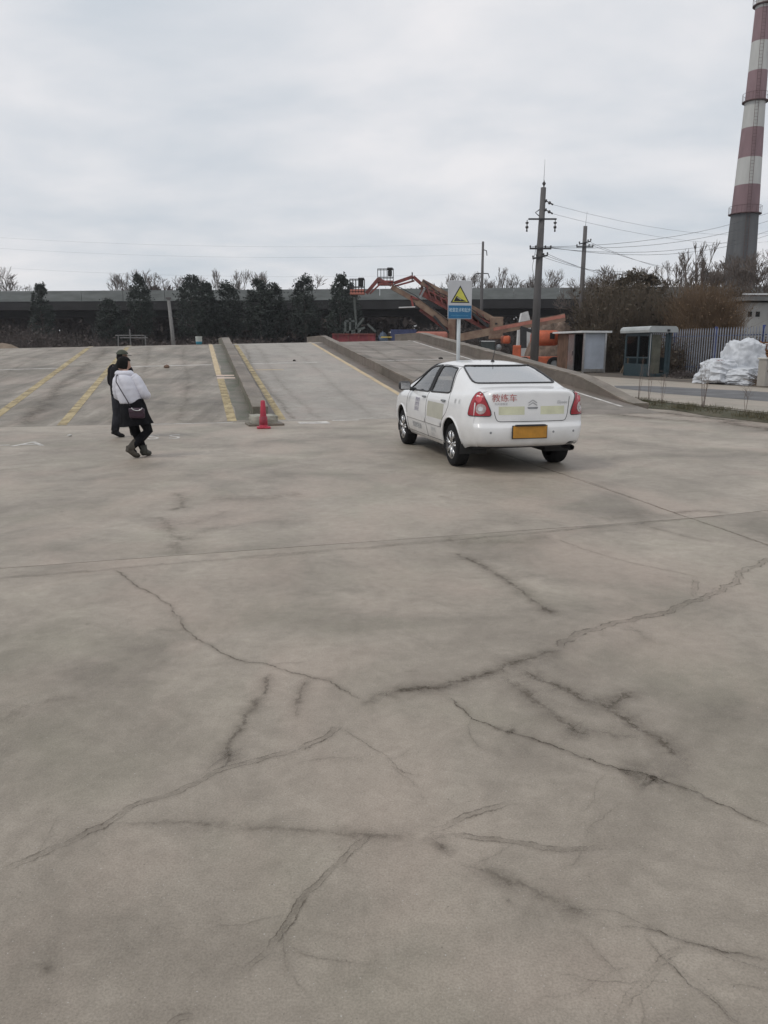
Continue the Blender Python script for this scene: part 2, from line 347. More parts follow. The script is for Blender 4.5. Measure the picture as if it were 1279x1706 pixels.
# ------------------------------------------------------------------ the setting
def polyobj(name, pts, z, m, parent=None, kind=None):
    me = bpy.data.meshes.new(name); me.from_pydata([(p[0], p[1], z) for p in pts], [], [tuple(range(len(pts)))]); me.update()
    if me.polygons[0].normal.z < 0: me.flip_normals()
    o = link(name, me, m, parent)
    if kind: o['kind'] = kind
    return o
# the far earth, one sheet to the horizon, lying a little below the paved lot
polyobj('ground', [(-1200, -60), (1200, -60), (1200, 1600), (-1200, 1600)], -.10, M_['soil'], kind='structure')
lot = polyobj('concrete_lot', [W(-9, -32), W(-9, 12.3), W(17.6, 12.3), W(17.6, -32)], -.035, M_['base'], kind='structure')
def ragged(a, b, n, amp):
    a = Vector(a[:2]); b = Vector(b[:2]); d = (b-a); nrm = Vector((-d.y, d.x)).normalized(); out = []
    off = 0
    for i in range(n):
        off = off*.6 + rnd.uniform(-amp, amp); out.append(a + d*(i/n) + nrm*(off if i else 0))
    return out
def slab(cs, m):
    cs = [W(*c) for c in cs]; pts = []
    for i in range(4):
        a, b = cs[i], cs[(i+1) % 4]; pts += ragged(a, b, max(2, int((b-a).length/.12)), .0016)
    mb = MB(); mb.prism([(p.x, p.y) for p in pts], lambda x, y: (x, y, -.03), lambda x, y: (x, y, 0.0))
    return mb.build('concrete_slab', m, lot)
ju = lambda v: 5.775 + .085*v + .004*v*v                      # the cross joint
gp_ = .0045
for vc in (( -32, -13), (-13, 4.5), (4.5, 12.0)):
    slab([(-8.9, vc[0]+gp_), (-8.9, vc[1]-gp_), (ju(min(vc[1], 12))-gp_, vc[1]-gp_), (ju(max(vc[0], -8))-gp_, vc[0]+gp_)], M_['lot'])
    slab([(ju(max(vc[0], -8))+gp_, vc[0]+gp_), (ju(min(vc[1], 12))+gp_, vc[1]-gp_), (17.095, vc[1]-gp_), (17.095, vc[0]+gp_)], M_['lot2'])

# cracks: ragged dark ribbons of dirt lying in the concrete, children of the lot
def crack(pts, w, s, sty, parent=None, zf=None):
    g = random.Random(int(abs(pts[0][0]*977+pts[0][1]*331)*10)); P = [Vector(p) for p in pts]
    # Catmull-Rom resample with wander
    out = []
    for i in range(len(P)-1):
        p0, p1, p2, p3 = P[max(i-1, 0)], P[i], P[i+1], P[min(i+2, len(P)-1)]
        k = max(2, int((p2-p1).length/.035))
        for j in range(k):
            t = j/k
            out.append(.5*((2*p1)+(p2-p0)*t+(2*p0-5*p1+4*p2-p3)*t*t+(3*p1-p0-3*p2+p3)*t**3))
    out.append(P[-1]); n = len(out); off = 0; V = []; UVs = []; ln = 0; prev = out[0]; cols = []
    for i, p in enumerate(out):
        tng = (out[min(i+1, n-1)]-out[max(i-1, 0)]).normalized(); nr = Vector((-tng.y, tng.x))
        off = off*.88 + g.uniform(-.30, .30)*w*(.6 if sty == 1 else 1); q = p + nr*off*.8
        ln += (p-prev).length; prev = p
        f = min(1, i/3, (n-1-i)/3) if n > 8 else min(1, i/1.5, (n-1-i)/1.5); ww = w*(2.0 if sty == 1 else 1.15)*(.8+.4*g.random())
        for y in (-1, 0, 1): x_, y_ = q.x+nr.x*ww*y, q.y+nr.y*ww*y; V.append((x_, y_, .0025 if zf is None else zf(x_, y_))); UVs.append((ln, y)); cols.append((s*max(0, f), 1.0 if sty == 1 else 0.0, 1.0 if sty == 2 else 0.0, 1))
    F = [(3*i+k, 3*i+k+1, 3*i+k+4, 3*i+k+3) for i in range(n-1) for k in range(2)]
    me = bpy.data.meshes.new('crack'); me.from_pydata(V, [], F); me.update()
    ul = me.uv_layers.new(name='UVMap'); ca = me.color_attributes.new('sty', 'FLOAT_COLOR', 'POINT')
    for i, c in enumerate(cols): ca.data[i].color = c
    for lp in me.loops: ul.data[lp.index].uv = UVs[lp.vertex_index]
    if me.polygons[0].normal.z < 0: me.flip_normals()
    link('crack' if parent is None else 'tyre_mark', me, M_['crack'], parent or lot)
for k, c in enumerate(CRACKS):
    crack(*c)
    if c[3] != 1 and len(c[0]) > 4:                           # hairlines running off the main cracks
        for q in range(3):
            a, b = Vector(c[0][rnd.randint(1, len(c[0])-2)]), None; ang = rnd.uniform(0, 6.28); l_ = rnd.uniform(.12, .4); P = [a]
            for t in range(3): ang += rnd.uniform(-.5, .5); P.append(P[-1]+Vector((math.cos(ang), math.sin(ang)))*l_/3)
            crack([tuple(x) for x in P], .03, .35, 0)
# the cross joint and the long joint are filled with dirt along their edges
crack([tuple(W(ju(v), v)[:2]) for v in np.linspace(-6, 4.9, 12)], .045, .5, 2)
crack([tuple(W(ju(v)-.02, v)[:2]) for v in np.linspace(.3, 4.4, 8)], .05, .45, 0)
crack([tuple(W(u, 4.5)[:2]) for u in np.linspace(4.2, 11, 8)], .05, .7, 0)
crack([tuple(W(u, 4.5)[:2]) for u in np.linspace(-1, 4.2, 5)], .05, .4, 0)

# drips and specks of oil
for x, y in ((2.55, 4.05), (2.62, 3.98), (-.62, 2.32), (-.57, 2.30), (-.12, 2.75), (-1.75, 4.25), (1.2, 6.9), (-3.2, 7.4), (.6, 8.2), (3.6, 8.6), (-1.0, 9.5), (-2.2, 2.9), (1.5, 2.45), (.35, 1.95), (-.9, 1.7), (2.0, 5.2), (-2.8, 5.9), (4.6, 9.4), (-5.5, 8.8), (.2, 12.2)):
    q = rnd.uniform(.015, .05); crack([(x, y), (x+q*1.2, y+q*.6)], q, .9, 1)
for k in range(14):                                           # faint broad stains
    x, y = rnd.uniform(-6, 6), rnd.uniform(2.2, 13); a_ = rnd.uniform(-.4, .9); l_ = rnd.uniform(.3, 1.2)
    crack([(x, y), (x+l_*.5*math.cos(a_), y+l_*.5*math.sin(a_)), (x+l_*math.cos(a_+.2), y+l_*math.sin(a_+.2))], rnd.uniform(.10, .28), rnd.uniform(.15, .32), 1)
# painted marks
def text_mesh(body, size, sx=1.0):
    cu = bpy.data.curves.new('txt', 'FONT'); cu.body = body; cu.size = size; cu.align_x = 'CENTER'; cu.align_y = 'CENTER'
    o = bpy.data.objects.new('txt', cu); C.objects.link(o); bpy.context.view_layer.update()
    me0 = o.evaluated_get(bpy.context.evaluated_depsgraph_get()).to_mesh()
    V = [(v.co.x*sx, v.co.y) for v in me0.vertices]; F = [tuple(p.vertices) for p in me0.polygons]
    bpy.data.objects.remove(o); bpy.data.curves.remove(cu)
    return V, F
def ground_text(body, u, v, hgt, sx):
    V, F = text_mesh(body, hgt*1.38, sx); me = bpy.data.meshes.new('painted_number')
    me.from_pydata([tuple(W(u+y, v+x, .004)) for x, y in V], [], F); me.update()
    link('painted_number', me, M_['white'], lot)
ground_text('S S', 14.45, -.62, .72, .50)
ground_text('-A', 13.9, -2.9, .62, .95)
def strip(name, pts, w, z, m, parent, on_ramp=False):                        # a painted line along points (x,y,z)
    V = []; pts = [Vector(p) for p in pts]
    for i, p in enumerate(pts):
        t = (pts[min(i+1, len(pts)-1)]-pts[max(i-1, 0)]); nr = Vector((-t.y, t.x, 0)).normalized()*w/2
        j = rnd.uniform(.97, 1.03)
        for q in (p+nr*j, p-nr*j):
            if parent is not lot: uu = q.dot(UD); q.z = min(rz_(uu), rz_(uc(q.dot(VD)))+.01)
            V.append(tuple(q+Vector((0, 0, z))))
    me = bpy.data.meshes.new(name); me.from_pydata(V, [], [(2*i, 2*i+1, 2*i+3, 2*i+2) for i in range(len(pts)-1)]); me.update()
    if me.polygons[0].normal.z < 0: me.flip_normals()
    return link(name, me, m, parent)
for a, b in ((-1.3, .72), (-10, -6.5)):
    strip('painted_line', [W(17.0, v) for v in np.linspace(a, b, 9)], .10, .004, M_['white'], lot)
strip('painted_line', [W(16.55, v) for v in (2.1, 2.3, 2.55, 2.75)], .5, .004, M_['white'], lot)
strip('painted_line', [W(16.95, v) for v in (2.9, 3.2, 3.5)], .15, .004, M_['white'], lot)

# ---------------- ramps: rise, flat top, fall
uf = lambda v: 17.1
uc = lambda v: 36.2 + .24*v
def rz_(u): return SL*(u-17.1)
def RP(u, v, h=0.0):                                          # a point on the ramp surface
    c = uc(v)
    z = rz_(u) if u <= c else rz_(c)
    return W(u, v, max(z, 0.0 if u > 18 else -.5)+h)
def ramp(name, v0, v1, m):
    vs = np.linspace(v0, v1, 5); rows = []
    for k in range(8):
        rows.append([RP(uf(v)+(uc(v)-uf(v))*k/7, v) + (Vector((0, 0, .001)) if k == 0 else Vector()) for v in vs])
    zt = [rz_(uc(v)) for v in vs]
    for du, f in ((.5, .985), (3, 1.0), (6, 1.0), (9, .85), (24, 0.0)):
        rows.append([W(uc(v)+du, v, zt[i]*f+(.01 if f else -.02)) for i, v in enumerate(vs)])
    mb = MB(); n = len(vs)
    for r in rows:
        for p in r: mb.v.append(tuple(p))
    for i in range(len(rows)-1):
        for j in range(n-1): mb.f.append((i*n+j, i*n+j+1, (i+1)*n+j+1, (i+1)*n+j))
    b = len(mb.v); k = len(rows)
    for side in (0, n-1):                                     # side walls down to the earth
        s0 = len(mb.v)
        for r in rows: mb.v.append((r[side].x, r[side].y, -.12))
        for i in range(k-1): mb.f.append((i*n+side, (i+1)*n+side, s0+i+1, s0+i))
    o = mb.build(name, m); o['kind'] = 'structure'; return o
ra = ramp('ramp_left', -26, 1.2, M_['rampA']); rb = ramp('ramp_middle', 1.5, 5.95, M_['rampB']); rc = ramp('ramp_right', 6.2, 11.2, M_['rampC'])
def line(v0, u0, u1, w, m, parent, v1=None, n=16):
    v1 = v0 if v1 is None else v1
    return strip('painted_line', [RP(u0+(u1-u0)*t, v0+(v1-v0)*t) for t in np.linspace(0, 1, n)], w, .006, m, parent)
line(-4.3, 18.2, uc(-4.3)+.4, .20, M_['yellow'], ra)
line(-2.77, 17.15, uc(-2.77)+.4, .19, M_['yellow'], ra)
line(.72, 17.2, 24.6, .20, M_['yellow'], ra); line(.70, 25.2, uc(.7)+.3, .17, M_['cream'], ra)
line(1.82, 17.25, uc(1.82)+.3, .17, M_['yellow'], rb)
line(5.42, 17.6, uc(5.4)+.3, .15, M_['cream'], rb)
line(10.72, 18.1, uc(10.7)+.3, .11, M_['white'], rc)
for v0, v1, p in ((-14, -4.4, ra), (-2.6, .55, ra), (1.95, 4.6, rb), (6.6, 9.6, rc)):
    strip('painted_line', [RP(28.1+.17*v, v) for v in np.linspace(v0, v1, 6)], .13, .006, M_['white'], p)
strip('painted_line', [RP(26.6, v) for v in (1.95, 2.4, 2.9)], .13, .006, M_['cream'], rb)
strip('painted_line', [RP(25.15, v) for v in (.62, .9, 1.17)], .30, .006, M_['pinkw'], ra)
strip('painted_line', [RP(24.55, v) for v in (.62, .9, 1.17)], .30, .0065, M_['pinkw'], ra)
def on_ramp(x, y):
    u, v = Vector((x, y, 0)).dot(UD), Vector((x, y, 0)).dot(VD); return rz_(min(u, uc(v)))+.0045
for v0, pr_, st in ((-1.75, ra, .34), (-.35, ra, .30), (2.55, rb, .24), (4.0, rb, .2), (7.6, rc, .42), (9.1, rc, .38), (-3.6, ra, .5), (-5.6, ra, .3), (-7.0, ra, .28), (2.0, rb, .45), (6.55, rc, .4), (-9.0, ra, .25)):
    crack([tuple(W(u, v0+.10*math.sin(u*.35+v0))[:2]) for u in np.linspace(17.3, uc(v0)-.8, 9)], .16 if abs(v0) != 3.6 else .35, st, 1, pr_, on_ramp)
# mossy gutters beside the low walls
def gutter(name, v0, v1, u0, m, parent):
    V = []; us = np.linspace(u0, uc(v0)+.3, 24)
    for u in us: V += [tuple(RP(u, v0+.03*math.sin(u*2.1), .003)), tuple(RP(u, v1, .003))]
    me = bpy.data.meshes.new(name); me.from_pydata(V, [], [(2*i, 2*i+1, 2*i+3, 2*i+2) for i in range(len(us)-1)]); me.update()
    if me.polygons[0].normal.z < 0: me.flip_normals()
    return link(name, me, m, parent)
gutter('gutter', .83, 1.19, 17.3, M_['mossy'], ra); gutter('gutter', 1.51, 1.73, 17.3, M_['wallbrown'], rb)
gutter('gutter', 5.52, 5.94, 17.7, M_['wallbrown'], rb); gutter('gutter', 10.8, 11.19, 18.2, M_['wallbrown'], rc)

def low_wall(v0, v1, h, u0, label, taper=.6):
    root = empty('low_wall', W(u0, (v0+v1)/2, 0), 0, label, 'low wall'); o = root.location
    us = [u0, u0+taper*.5] + list(np.arange(u0+taper, uc(v0)-.05, .28)) + [uc(v0)-.05, uc(v0)+.3, uc(v0)+5]; jr = random.Random(int(v0*10)); jit = [(jr.uniform(-.012, .012), jr.uniform(-.012, .012), jr.uniform(-.012, .006)) for _ in us]
    hs = [h*min(1, max(.12 if taper < .5 else .9, (u-u0)/(3.2 if taper < .5 else .3))) for u in us]
    def sect(i, a, b, c, d): return [RP(us[i], a+jit[i][0]*.4, c)-o, RP(us[i], b, c)-o, RP(us[i], b+jit[i][1], d+jit[i][2])-o, RP(us[i], a+jit[i][0], d+jit[i][2])-o]
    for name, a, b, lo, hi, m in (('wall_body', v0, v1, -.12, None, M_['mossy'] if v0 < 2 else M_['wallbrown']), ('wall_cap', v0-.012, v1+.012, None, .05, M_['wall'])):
        mb = MB()
        for i in range(len(us)):
            c = lo if lo is not None else hs[i]-.05; d = hs[i]-.05 if hi is None else hs[i]
            for p in sect(i, a, b, c, d): mb.v.append(tuple(p))
        for i in range(len(us)-1):
            for k in range(4): mb.f.append((4*i+k, 4*i+(k+1) % 4, 4*i+4+(k+1) % 4, 4*i+4+k))
        mb.f.append((0, 1, 2, 3)); mb.f.append(tuple(4*(len(us)-1)+k for k in (3, 2, 1, 0)))
        mb.build(name, m, root)
    return root
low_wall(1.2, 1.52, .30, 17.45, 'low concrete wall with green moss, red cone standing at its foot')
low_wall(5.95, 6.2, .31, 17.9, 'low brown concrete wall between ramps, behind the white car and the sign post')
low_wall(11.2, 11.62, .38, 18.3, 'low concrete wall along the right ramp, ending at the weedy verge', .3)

# ---------------- road beside the ramps, raised a little above the lot
ZR = .15
rd = polyobj('road', [W(-12, 12.45), W(60, 12.1), W(60, 20.3), W(20, 20.25), W(-12, 20.2)], ZR, M_['road'], kind='structure')
polyobj('asphalt_strip', [W(-12, 15.3), W(18, 15.2), W(22, 14.6), W(25.6, 14.9), W(27.2, 15.7), W(26.6, 17.0), W(22.5, 18.3), W(18, 18.6), W(-12, 18.7)], ZR+.004, M_['asphalt'], kind='structure')
polyobj('dirt_yard', [W(-12, 20.2), W(60, 20.3), W(60, 11.6), W(75, 11.6), W(75, 90), W(-12, 90)], ZR-.008, M_['soil'], kind='structure')
# sloping weedy bank between lot and road
mb = MB(); us = np.linspace(-12, 19.2, 40); M_['verge'] = mat('verge_soil', (.10, .088, .06, 1), .95, var=.5, scale=3, bump=.8, bscale=20, col2=(.05, .052, .03, 1))
for u in us:
    j = .12*math.sin(u*1.9)+.08*math.sin(u*4.7)
    for v, z in ((11.85+j, .006), (12.1+j*.5, .10), (12.5, ZR+.012)): mb.v.append(tuple(W(u, v, z)))
for i in range(len(us)-1):
    for k in range(2): mb.f.append((3*i+k, 3*i+k+1, 3*i+4+k, 3*i+3+k))
vg = mb.build('verge', M_['verge']); vg['kind'] = 'structure'
slab([(17.105, 11.2), (17.105, 12.0), (20.0, 12.0), (20.0, 11.2)], M_['lot2'])
crack([tuple(W(u, 11.2+.25*math.sin(u*1.3))[:2]) for u in np.linspace(11.5, 18.2, 10)], .55, .85, 1)
crack([tuple(W(u, 10.2+.3*math.sin(u))[:2]) for u in np.linspace(14.5, 17.6, 6)], .4, .7, 1)

# ------------------------------------------------------------------ viaduct and the far wood
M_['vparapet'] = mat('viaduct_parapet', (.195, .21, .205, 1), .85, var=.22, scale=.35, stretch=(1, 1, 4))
M_['vdark'] = mat('viaduct_shaded', (.024, .023, .024, 1), .9, var=.3, scale=.3)  # girder and piers: shade below the deck is put into this near-black colour
M_['bark'] = mat('bark', (.085, .075, .068, 1), .9, var=.4, scale=9)
M_['twig'] = mat('bare_twigs', (.15, .122, .105, 1), .9, var=.3, scale=2)
M_['leafdark'] = mat('evergreen_leaves', (.036, .046, .038, 1), .8, var=.5, scale=1.3)
M_['leafbrown'] = mat('rusty_leaves', (.088, .064, .042, 1), .8, var=.5, scale=1.6, col2=(.046, .040, .026, 1))
M_['brush'] = mat('dead_brush', (.075, .060, .055, 1), .95, var=.5, scale=.5)
M_['reed'] = mat('dry_reeds', (.17, .112, .066, 1), .9, var=.4, scale=1.2)
VA, VB = Vector((-150, 121, 0)), Vector((110, 99, 0)); vd_ = (VB-VA).normalized(); vn = Vector((-vd_.y, vd_.x, 0))
via = empty('railway_viaduct', VA, math.atan2(vd_.y, vd_.x), 'long dark elevated railway with a pale grey parapet', 'viaduct')
Ln = (VB-VA).length
mb = MB(); x = 0.0
while x < Ln: mb.box((x+2.98, -.1, 8.72), (5.94, .22, 1.42)); x += 6.0
mb.build('parapet', M_['vparapet'], via)
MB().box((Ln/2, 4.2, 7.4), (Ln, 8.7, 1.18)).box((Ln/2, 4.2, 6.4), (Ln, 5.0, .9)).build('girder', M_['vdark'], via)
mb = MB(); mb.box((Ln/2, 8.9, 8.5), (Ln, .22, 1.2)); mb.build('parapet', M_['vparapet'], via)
pm = None
for i in range(11):
    x = 12 + i*24
    if pm is None:
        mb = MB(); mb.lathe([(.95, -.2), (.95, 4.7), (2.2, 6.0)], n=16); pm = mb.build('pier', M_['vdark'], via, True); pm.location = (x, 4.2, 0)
    else:
        q = pm.copy(); C.objects.link(q); q.parent = via; q.location = (x, 4.2, 0)

def rseg(g, p, d, l, r, dep, out, sp=.55, up=.12, kids=(2, 3)):
    n = 2 if dep > 1 else 1; a = p
    for i in range(n):
        d = (d + Vector((g.uniform(-1, 1), g.uniform(-1, 1), g.uniform(-.6, 1)))*.13 + Vector((0, 0, up*.3))).normalized()
        b = a + d*l/n; out.append((a, b, max(r*(1-.25*i/n), .012), max(r*(1-.25*(i+1)/n), .011), dep)); a = b
    if dep <= 0: return
    for k in range(g.randint(*kids)+(1 if dep < 3 else 0)):
        ax = Vector((g.uniform(-1, 1), g.uniform(-1, 1), g.uniform(-.4, .6))).normalized()
        nd = (d + ax*sp*g.uniform(.7, 1.3) + Vector((0, 0, up))).normalized()
        st = p + (a-p)*g.uniform(.55, 1) if k else a
        rseg(g, st, nd, l*g.uniform(.62, .82), r*.6, dep-1, out, sp, up, kids)
BARE = []
for s_, (h, sp, up) in enumerate(((7.5, .62, .15), (7.0, .75, .10), (8.0, .5, .3), (6.8, .9, .05))):
    g = random.Random(40+s_); out = []
    rseg(g, Vector(), Vector((0, 0, 1)), h*.30, .14, 6, out, sp, up)
    BARE.append((seg_mesh('trunk', [t[:4] for t in out if t[4] >= 5]), seg_mesh('crown', [t[:4] for t in out if t[4] < 5])))
    BARE[-1][0].materials.append(M_['bark']); BARE[-1][1].materials.append(M_['twig'])
def bare_tree(loc, h, k, label, group=None, rz=None):
    r = empty('bare_tree', loc, rnd.uniform(0, 6.28) if rz is None else rz, label, 'tree', group)
    zs = np.zeros(len(BARE[k][1].vertices)*3); BARE[k][1].vertices.foreach_get('co', zs); s = h/zs[2::3].max()
    r.scale = (s, s, s); link('trunk', BARE[k][0], None, r); link('crown', BARE[k][1], None, r); return r
def crown_points(g, h0, h1, rad, clumps, per, tall=1.0):
    P = []
    for c in range(clumps):
        t = g.random(); z = h0+(h1-h0)*t
        rr = rad*((math.sin(math.pi*min(.93, .16+.80*t**.85))**.8))*(.35+.75*math.sqrt(g.random())); a = g.random()*2*math.pi
        cx, cy = rr*math.cos(a), rr*math.sin(a); cs = rad*g.uniform(.2, .42)*(1.1-.45*t)
        q = g.normal(size=(per, 3))*cs*.62
        q[:, 2] *= .75; P.append(q+np.array([cx, cy, z]))
    return np.concatenate(P)
EVER = []
for s_ in range(4):
    g = np.random.default_rng(s_+3); gg = random.Random(s_)
    P = crown_points(g, 2.4, 7.1, 1.0+.15*s_, 115, 50)
    if s_ % 2: P = np.concatenate([P, crown_points(g, 2.8, 5.8, .8, 34, 50)+np.array([.85, .2, -.3])])
    cm = leaf_mesh('crown', P, .095, s_); cm.materials.append(M_['leafdark'])
    segs = [(Vector((0, 0, -.1)), Vector((.1, 0, 3)), .16, .12), (Vector((.1, 0, 3)), Vector((0, .1, 6.3)), .12, .03)]
    for k in range(9):
        a = gg.uniform(0, 6.28); z = 1.3+k*.5; segs.append((Vector((.05, 0, z)), Vector((1.2*math.cos(a), 1.2*math.sin(a), z+.7)), .05, .02))
    tm = seg_mesh('trunk', segs); tm.materials.append(M_['bark']); EVER.append((tm, cm))
def evergreen(loc, h, k, label, group=None, wide=1.0):
    r = empty('evergreen_tree', loc, rnd.uniform(0, 6.28), label, 'tree', group); s = h/7.3; r.scale = (s*wide, s*wide, s)
    link('trunk', EVER[k][0], None, r); link('crown', EVER[k][1], None, r); return r
GE = 'evergreens standing before the railway viaduct'; GB = 'bare trees standing behind the railway viaduct'
def top_h(px, py, d): p = at(px, py, d); return Vector((p.x, d, -.1)), p.z+.1
for px, py, d, k, w, lab in ((65, 471, 100, 0, .9, 'lone small evergreen before the viaduct, left of the walking couple'),
                        (230, 455, 96, 1, .8, 'narrow dark evergreen before the viaduct, above the olive cap'),
                        (318, 457, 95, 2, 1.0, 'broad dark evergreen just right of the concrete post, before the viaduct'),
                        (343, 468, 97, 0, 1.0, 'lower evergreen leaning against a broad one beside the concrete post'),
                        (378, 470, 98, 3, .95, 'dark evergreen above the mossy low wall with a bare tree behind it'),
                        (432, 464, 95, 1, 1.1, 'twin-topped dark evergreen before the viaduct, above the middle ramp'),
                        (455, 470, 97, 2, .9, 'small dark evergreen touching a twin-topped one above the middle ramp'),
                        (507, 459, 96, 3, .85, 'upright dark evergreen midway between the low wall and the lifts'),
                        (567, 455, 94, 0, .95, 'tall dark evergreen right beside the raised basket of the lift'),
                        (583, 470, 97, 2, .7, 'slim dark evergreen half hidden behind the left lift basket'),
                        (180, 497, 92, 1, 1.3, 'low broad dark evergreen below the parapet, behind the couple')):
    p, h = top_h(px, py, d); evergreen(p, h, k, lab, GE, w)
for px, py, d, k, lab in ((27, 448, 132, 1, 'bare round-crowned tree behind the viaduct at its far left stretch'),
                     (222, 450, 128, 0, 'bare tree showing behind the narrow evergreen above the olive cap'),
                     (262, 453, 133, 3, 'spreading bare tree above the parapet left of the concrete post'),
                     (292, 458, 130, 1, 'thin bare tree above the concrete post'),
                     (372, 446, 128, 2, 'bare tree with upright branches above the mossy low wall'),
                     (402, 444, 130, 0, 'bare tree with fine branches beside the upright one above the low wall'),
                     (530, 457, 131, 3, 'faint bare tree between two evergreens near the lifts')):
    p, h = top_h(px, py, d); bare_tree(p, h, k, lab)
for px, py, d, k in ((735, 455, 130, 2), (762, 452, 128, 0), (790, 460, 133, 1), (832, 446, 130, 2), (858, 455, 127, 3), (880, 462, 131, 0), (925, 452, 129, 1), (948, 448, 132, 2), (985, 455, 128, 0)):
    p, h = top_h(px, py, d); bare_tree(p, h, k, 'bare tree in the row behind the viaduct, right of the ramp sign', GB)
# dark wood seen under the deck, and the low brush in front of it
def brush_mass(name, n, xr, yr, hr, m, seed, label, cat, leaf=0, lm=None, r=.025, lean=.35, size=.3, mod=.35):
    g = np.random.default_rng(seed); segs = []
    X = g.uniform(xr[0], xr[1], n); Y = g.uniform(yr[0], yr[1], n); Hh = g.uniform(hr[0], hr[1], n)*(1-mod+mod*np.sin(X*.21)*np.sin(X*.057+1))
    D = g.normal(size=(n, 3, 3))
    for i in range(n):
        a = Vector((X[i], Y[i], -.1)); h = Hh[i]
        b = a+Vector((D[i, 0, 0]*lean*.4, D[i, 0, 1]*lean*.4, h*.55)); c = b+Vector((D[i, 1, 0]*lean, D[i, 1, 1]*lean, h*.45))
        e_ = b+Vector((D[i, 2, 0]*lean*1.5, D[i, 2, 1]*lean*1.5, h*.3))
        segs += [(a, b, r, r*.7), (b, c, r*.7, r*.3), (b, e_, r*.6, r*.3)]
    me = seg_mesh(name, segs); me.materials.append(m); o = link(name, me)
    o['kind'] = 'stuff'; tag(o, label, cat)
    if leaf:
        i = g.integers(0, n, leaf); P = np.stack([X[i]+g.normal(size=leaf)*.5, Y[i]+g.normal(size=leaf)*.5, Hh[i]*g.uniform(.1, .95, leaf)], 1)
        lme = leaf_mesh('dead_leaves', P, size, seed); lme.materials.append(lm or m); q = link('dead_leaves', lme, None, o); q['kind'] = 'stuff'
    return o
brush_mass('far_wood', 3200, (-150, 95), (124, 140), (9.5, 12.0), M_['brush'], 1, 'dark far wood seen beneath the railway deck', 'wood', 60000, M_['brush'], .06, .9, .62, .08)
brush_mass('brush', 12000, (-80, 45), (66, 98), (1.8, 4.6), M_['brush'], 2, 'low dark tangled brush growing beyond the ramp tops', 'brush', 60000, M_['brush'], .022, .6, .15)

# ------------------------------------------------------------------ trees, shrubs and reeds behind the fence
GR = 'bare trees behind the palisade fence'
for px, py, d, k in ((1130, 425, 62, 2), (1165, 412, 66, 2), (1192, 402, 60, 2), (1208, 418, 70, 0), (1228, 446, 75, 3), (1150, 435, 58, 1), (1282, 420, 56, 1), (1100, 437, 72, 0), (1266, 448, 64, 0), (1010, 440, 80, 3), (1045, 445, 84, 1)):
    p, h = top_h(px, py, d); bare_tree(p, h, k, 'bare thin-branched tree behind the palisade fence below the chimney', GR)
for px, py, d, k, w, lab in ((1052, 452, 56, 3, 1.25, 'big dark evergreen with rusty leaves behind the green booth'), (1085, 456, 57, 1, 1.2, 'big dark round evergreen behind the palisade fence, right of the booth roof'), (1018, 478, 58, 2, 1.2, 'lower dark evergreen behind the grey shed')):
    p, h = top_h(px, py, d); o = evergreen(p, h, k, lab, None, w)
    c = [x for x in o.children if x.name.startswith('crown')][0]; c.data = c.data.copy(); c.data.materials[0] = M_['leafbrown']
def wbox(px0, px1, d): return at(px0, 580, d).x, at(px1, 580, d).x
x0, x1 = wbox(985, 1150, 50)
brush_mass('shrub_thicket', 2600, (x0, x1), (47.5, 56), (2.0, 7.2), mat('thicket_stems', (.115, .088, .06, 1), .9, var=.5, scale=1), 5, 'brownish leafless thicket behind shed, booth and fence', 'thicket', 9000, M_['leafbrown'], .018, .5, .12, .12)
x0, x1 = wbox(1128, 1198, 46)
brush_mass('dry_reeds', 4200, (x0, x1), (43.5, 47.5), (2.0, 6.2), M_['reed'], 6, 'tall tan dry reeds behind the fence beside the white house', 'reeds', 14000, M_['reed'], .012, .45, .045, .08)
x0, x1 = wbox(1150, 1330, 70)
brush_mass('dark_hedge', 1800, (x0, x1), (62, 76), (4.5, 7.4), M_['brush'], 8, 'dark tangled hedge around the foot of the chimney', 'hedge', 12000, M_['leafbrown'], .03, .6, .2, .1)
x0, x1 = wbox(1100, 1330, 44)
brush_mass('fence_brush', 2600, (x0, x1), (42.5, 47), (1.4, 2.9), mat('fence_brush_stems', (.12, .085, .06, 1), .95, var=.5, scale=1), 19, 'brown brush pressed against the back of the fence', 'brush', 9000, M_['leafbrown'], .014, .5, .10, .1)
x0, x1 = wbox(1090, 1330, 41)
brush_mass('weeds', 1300, (x0, x1), (36, 42), (.3, 1.0), M_['brush'], 9, 'dark dead weeds along the foot of the fence', 'weeds', 2500, M_['brush'], .008, .25, .06)

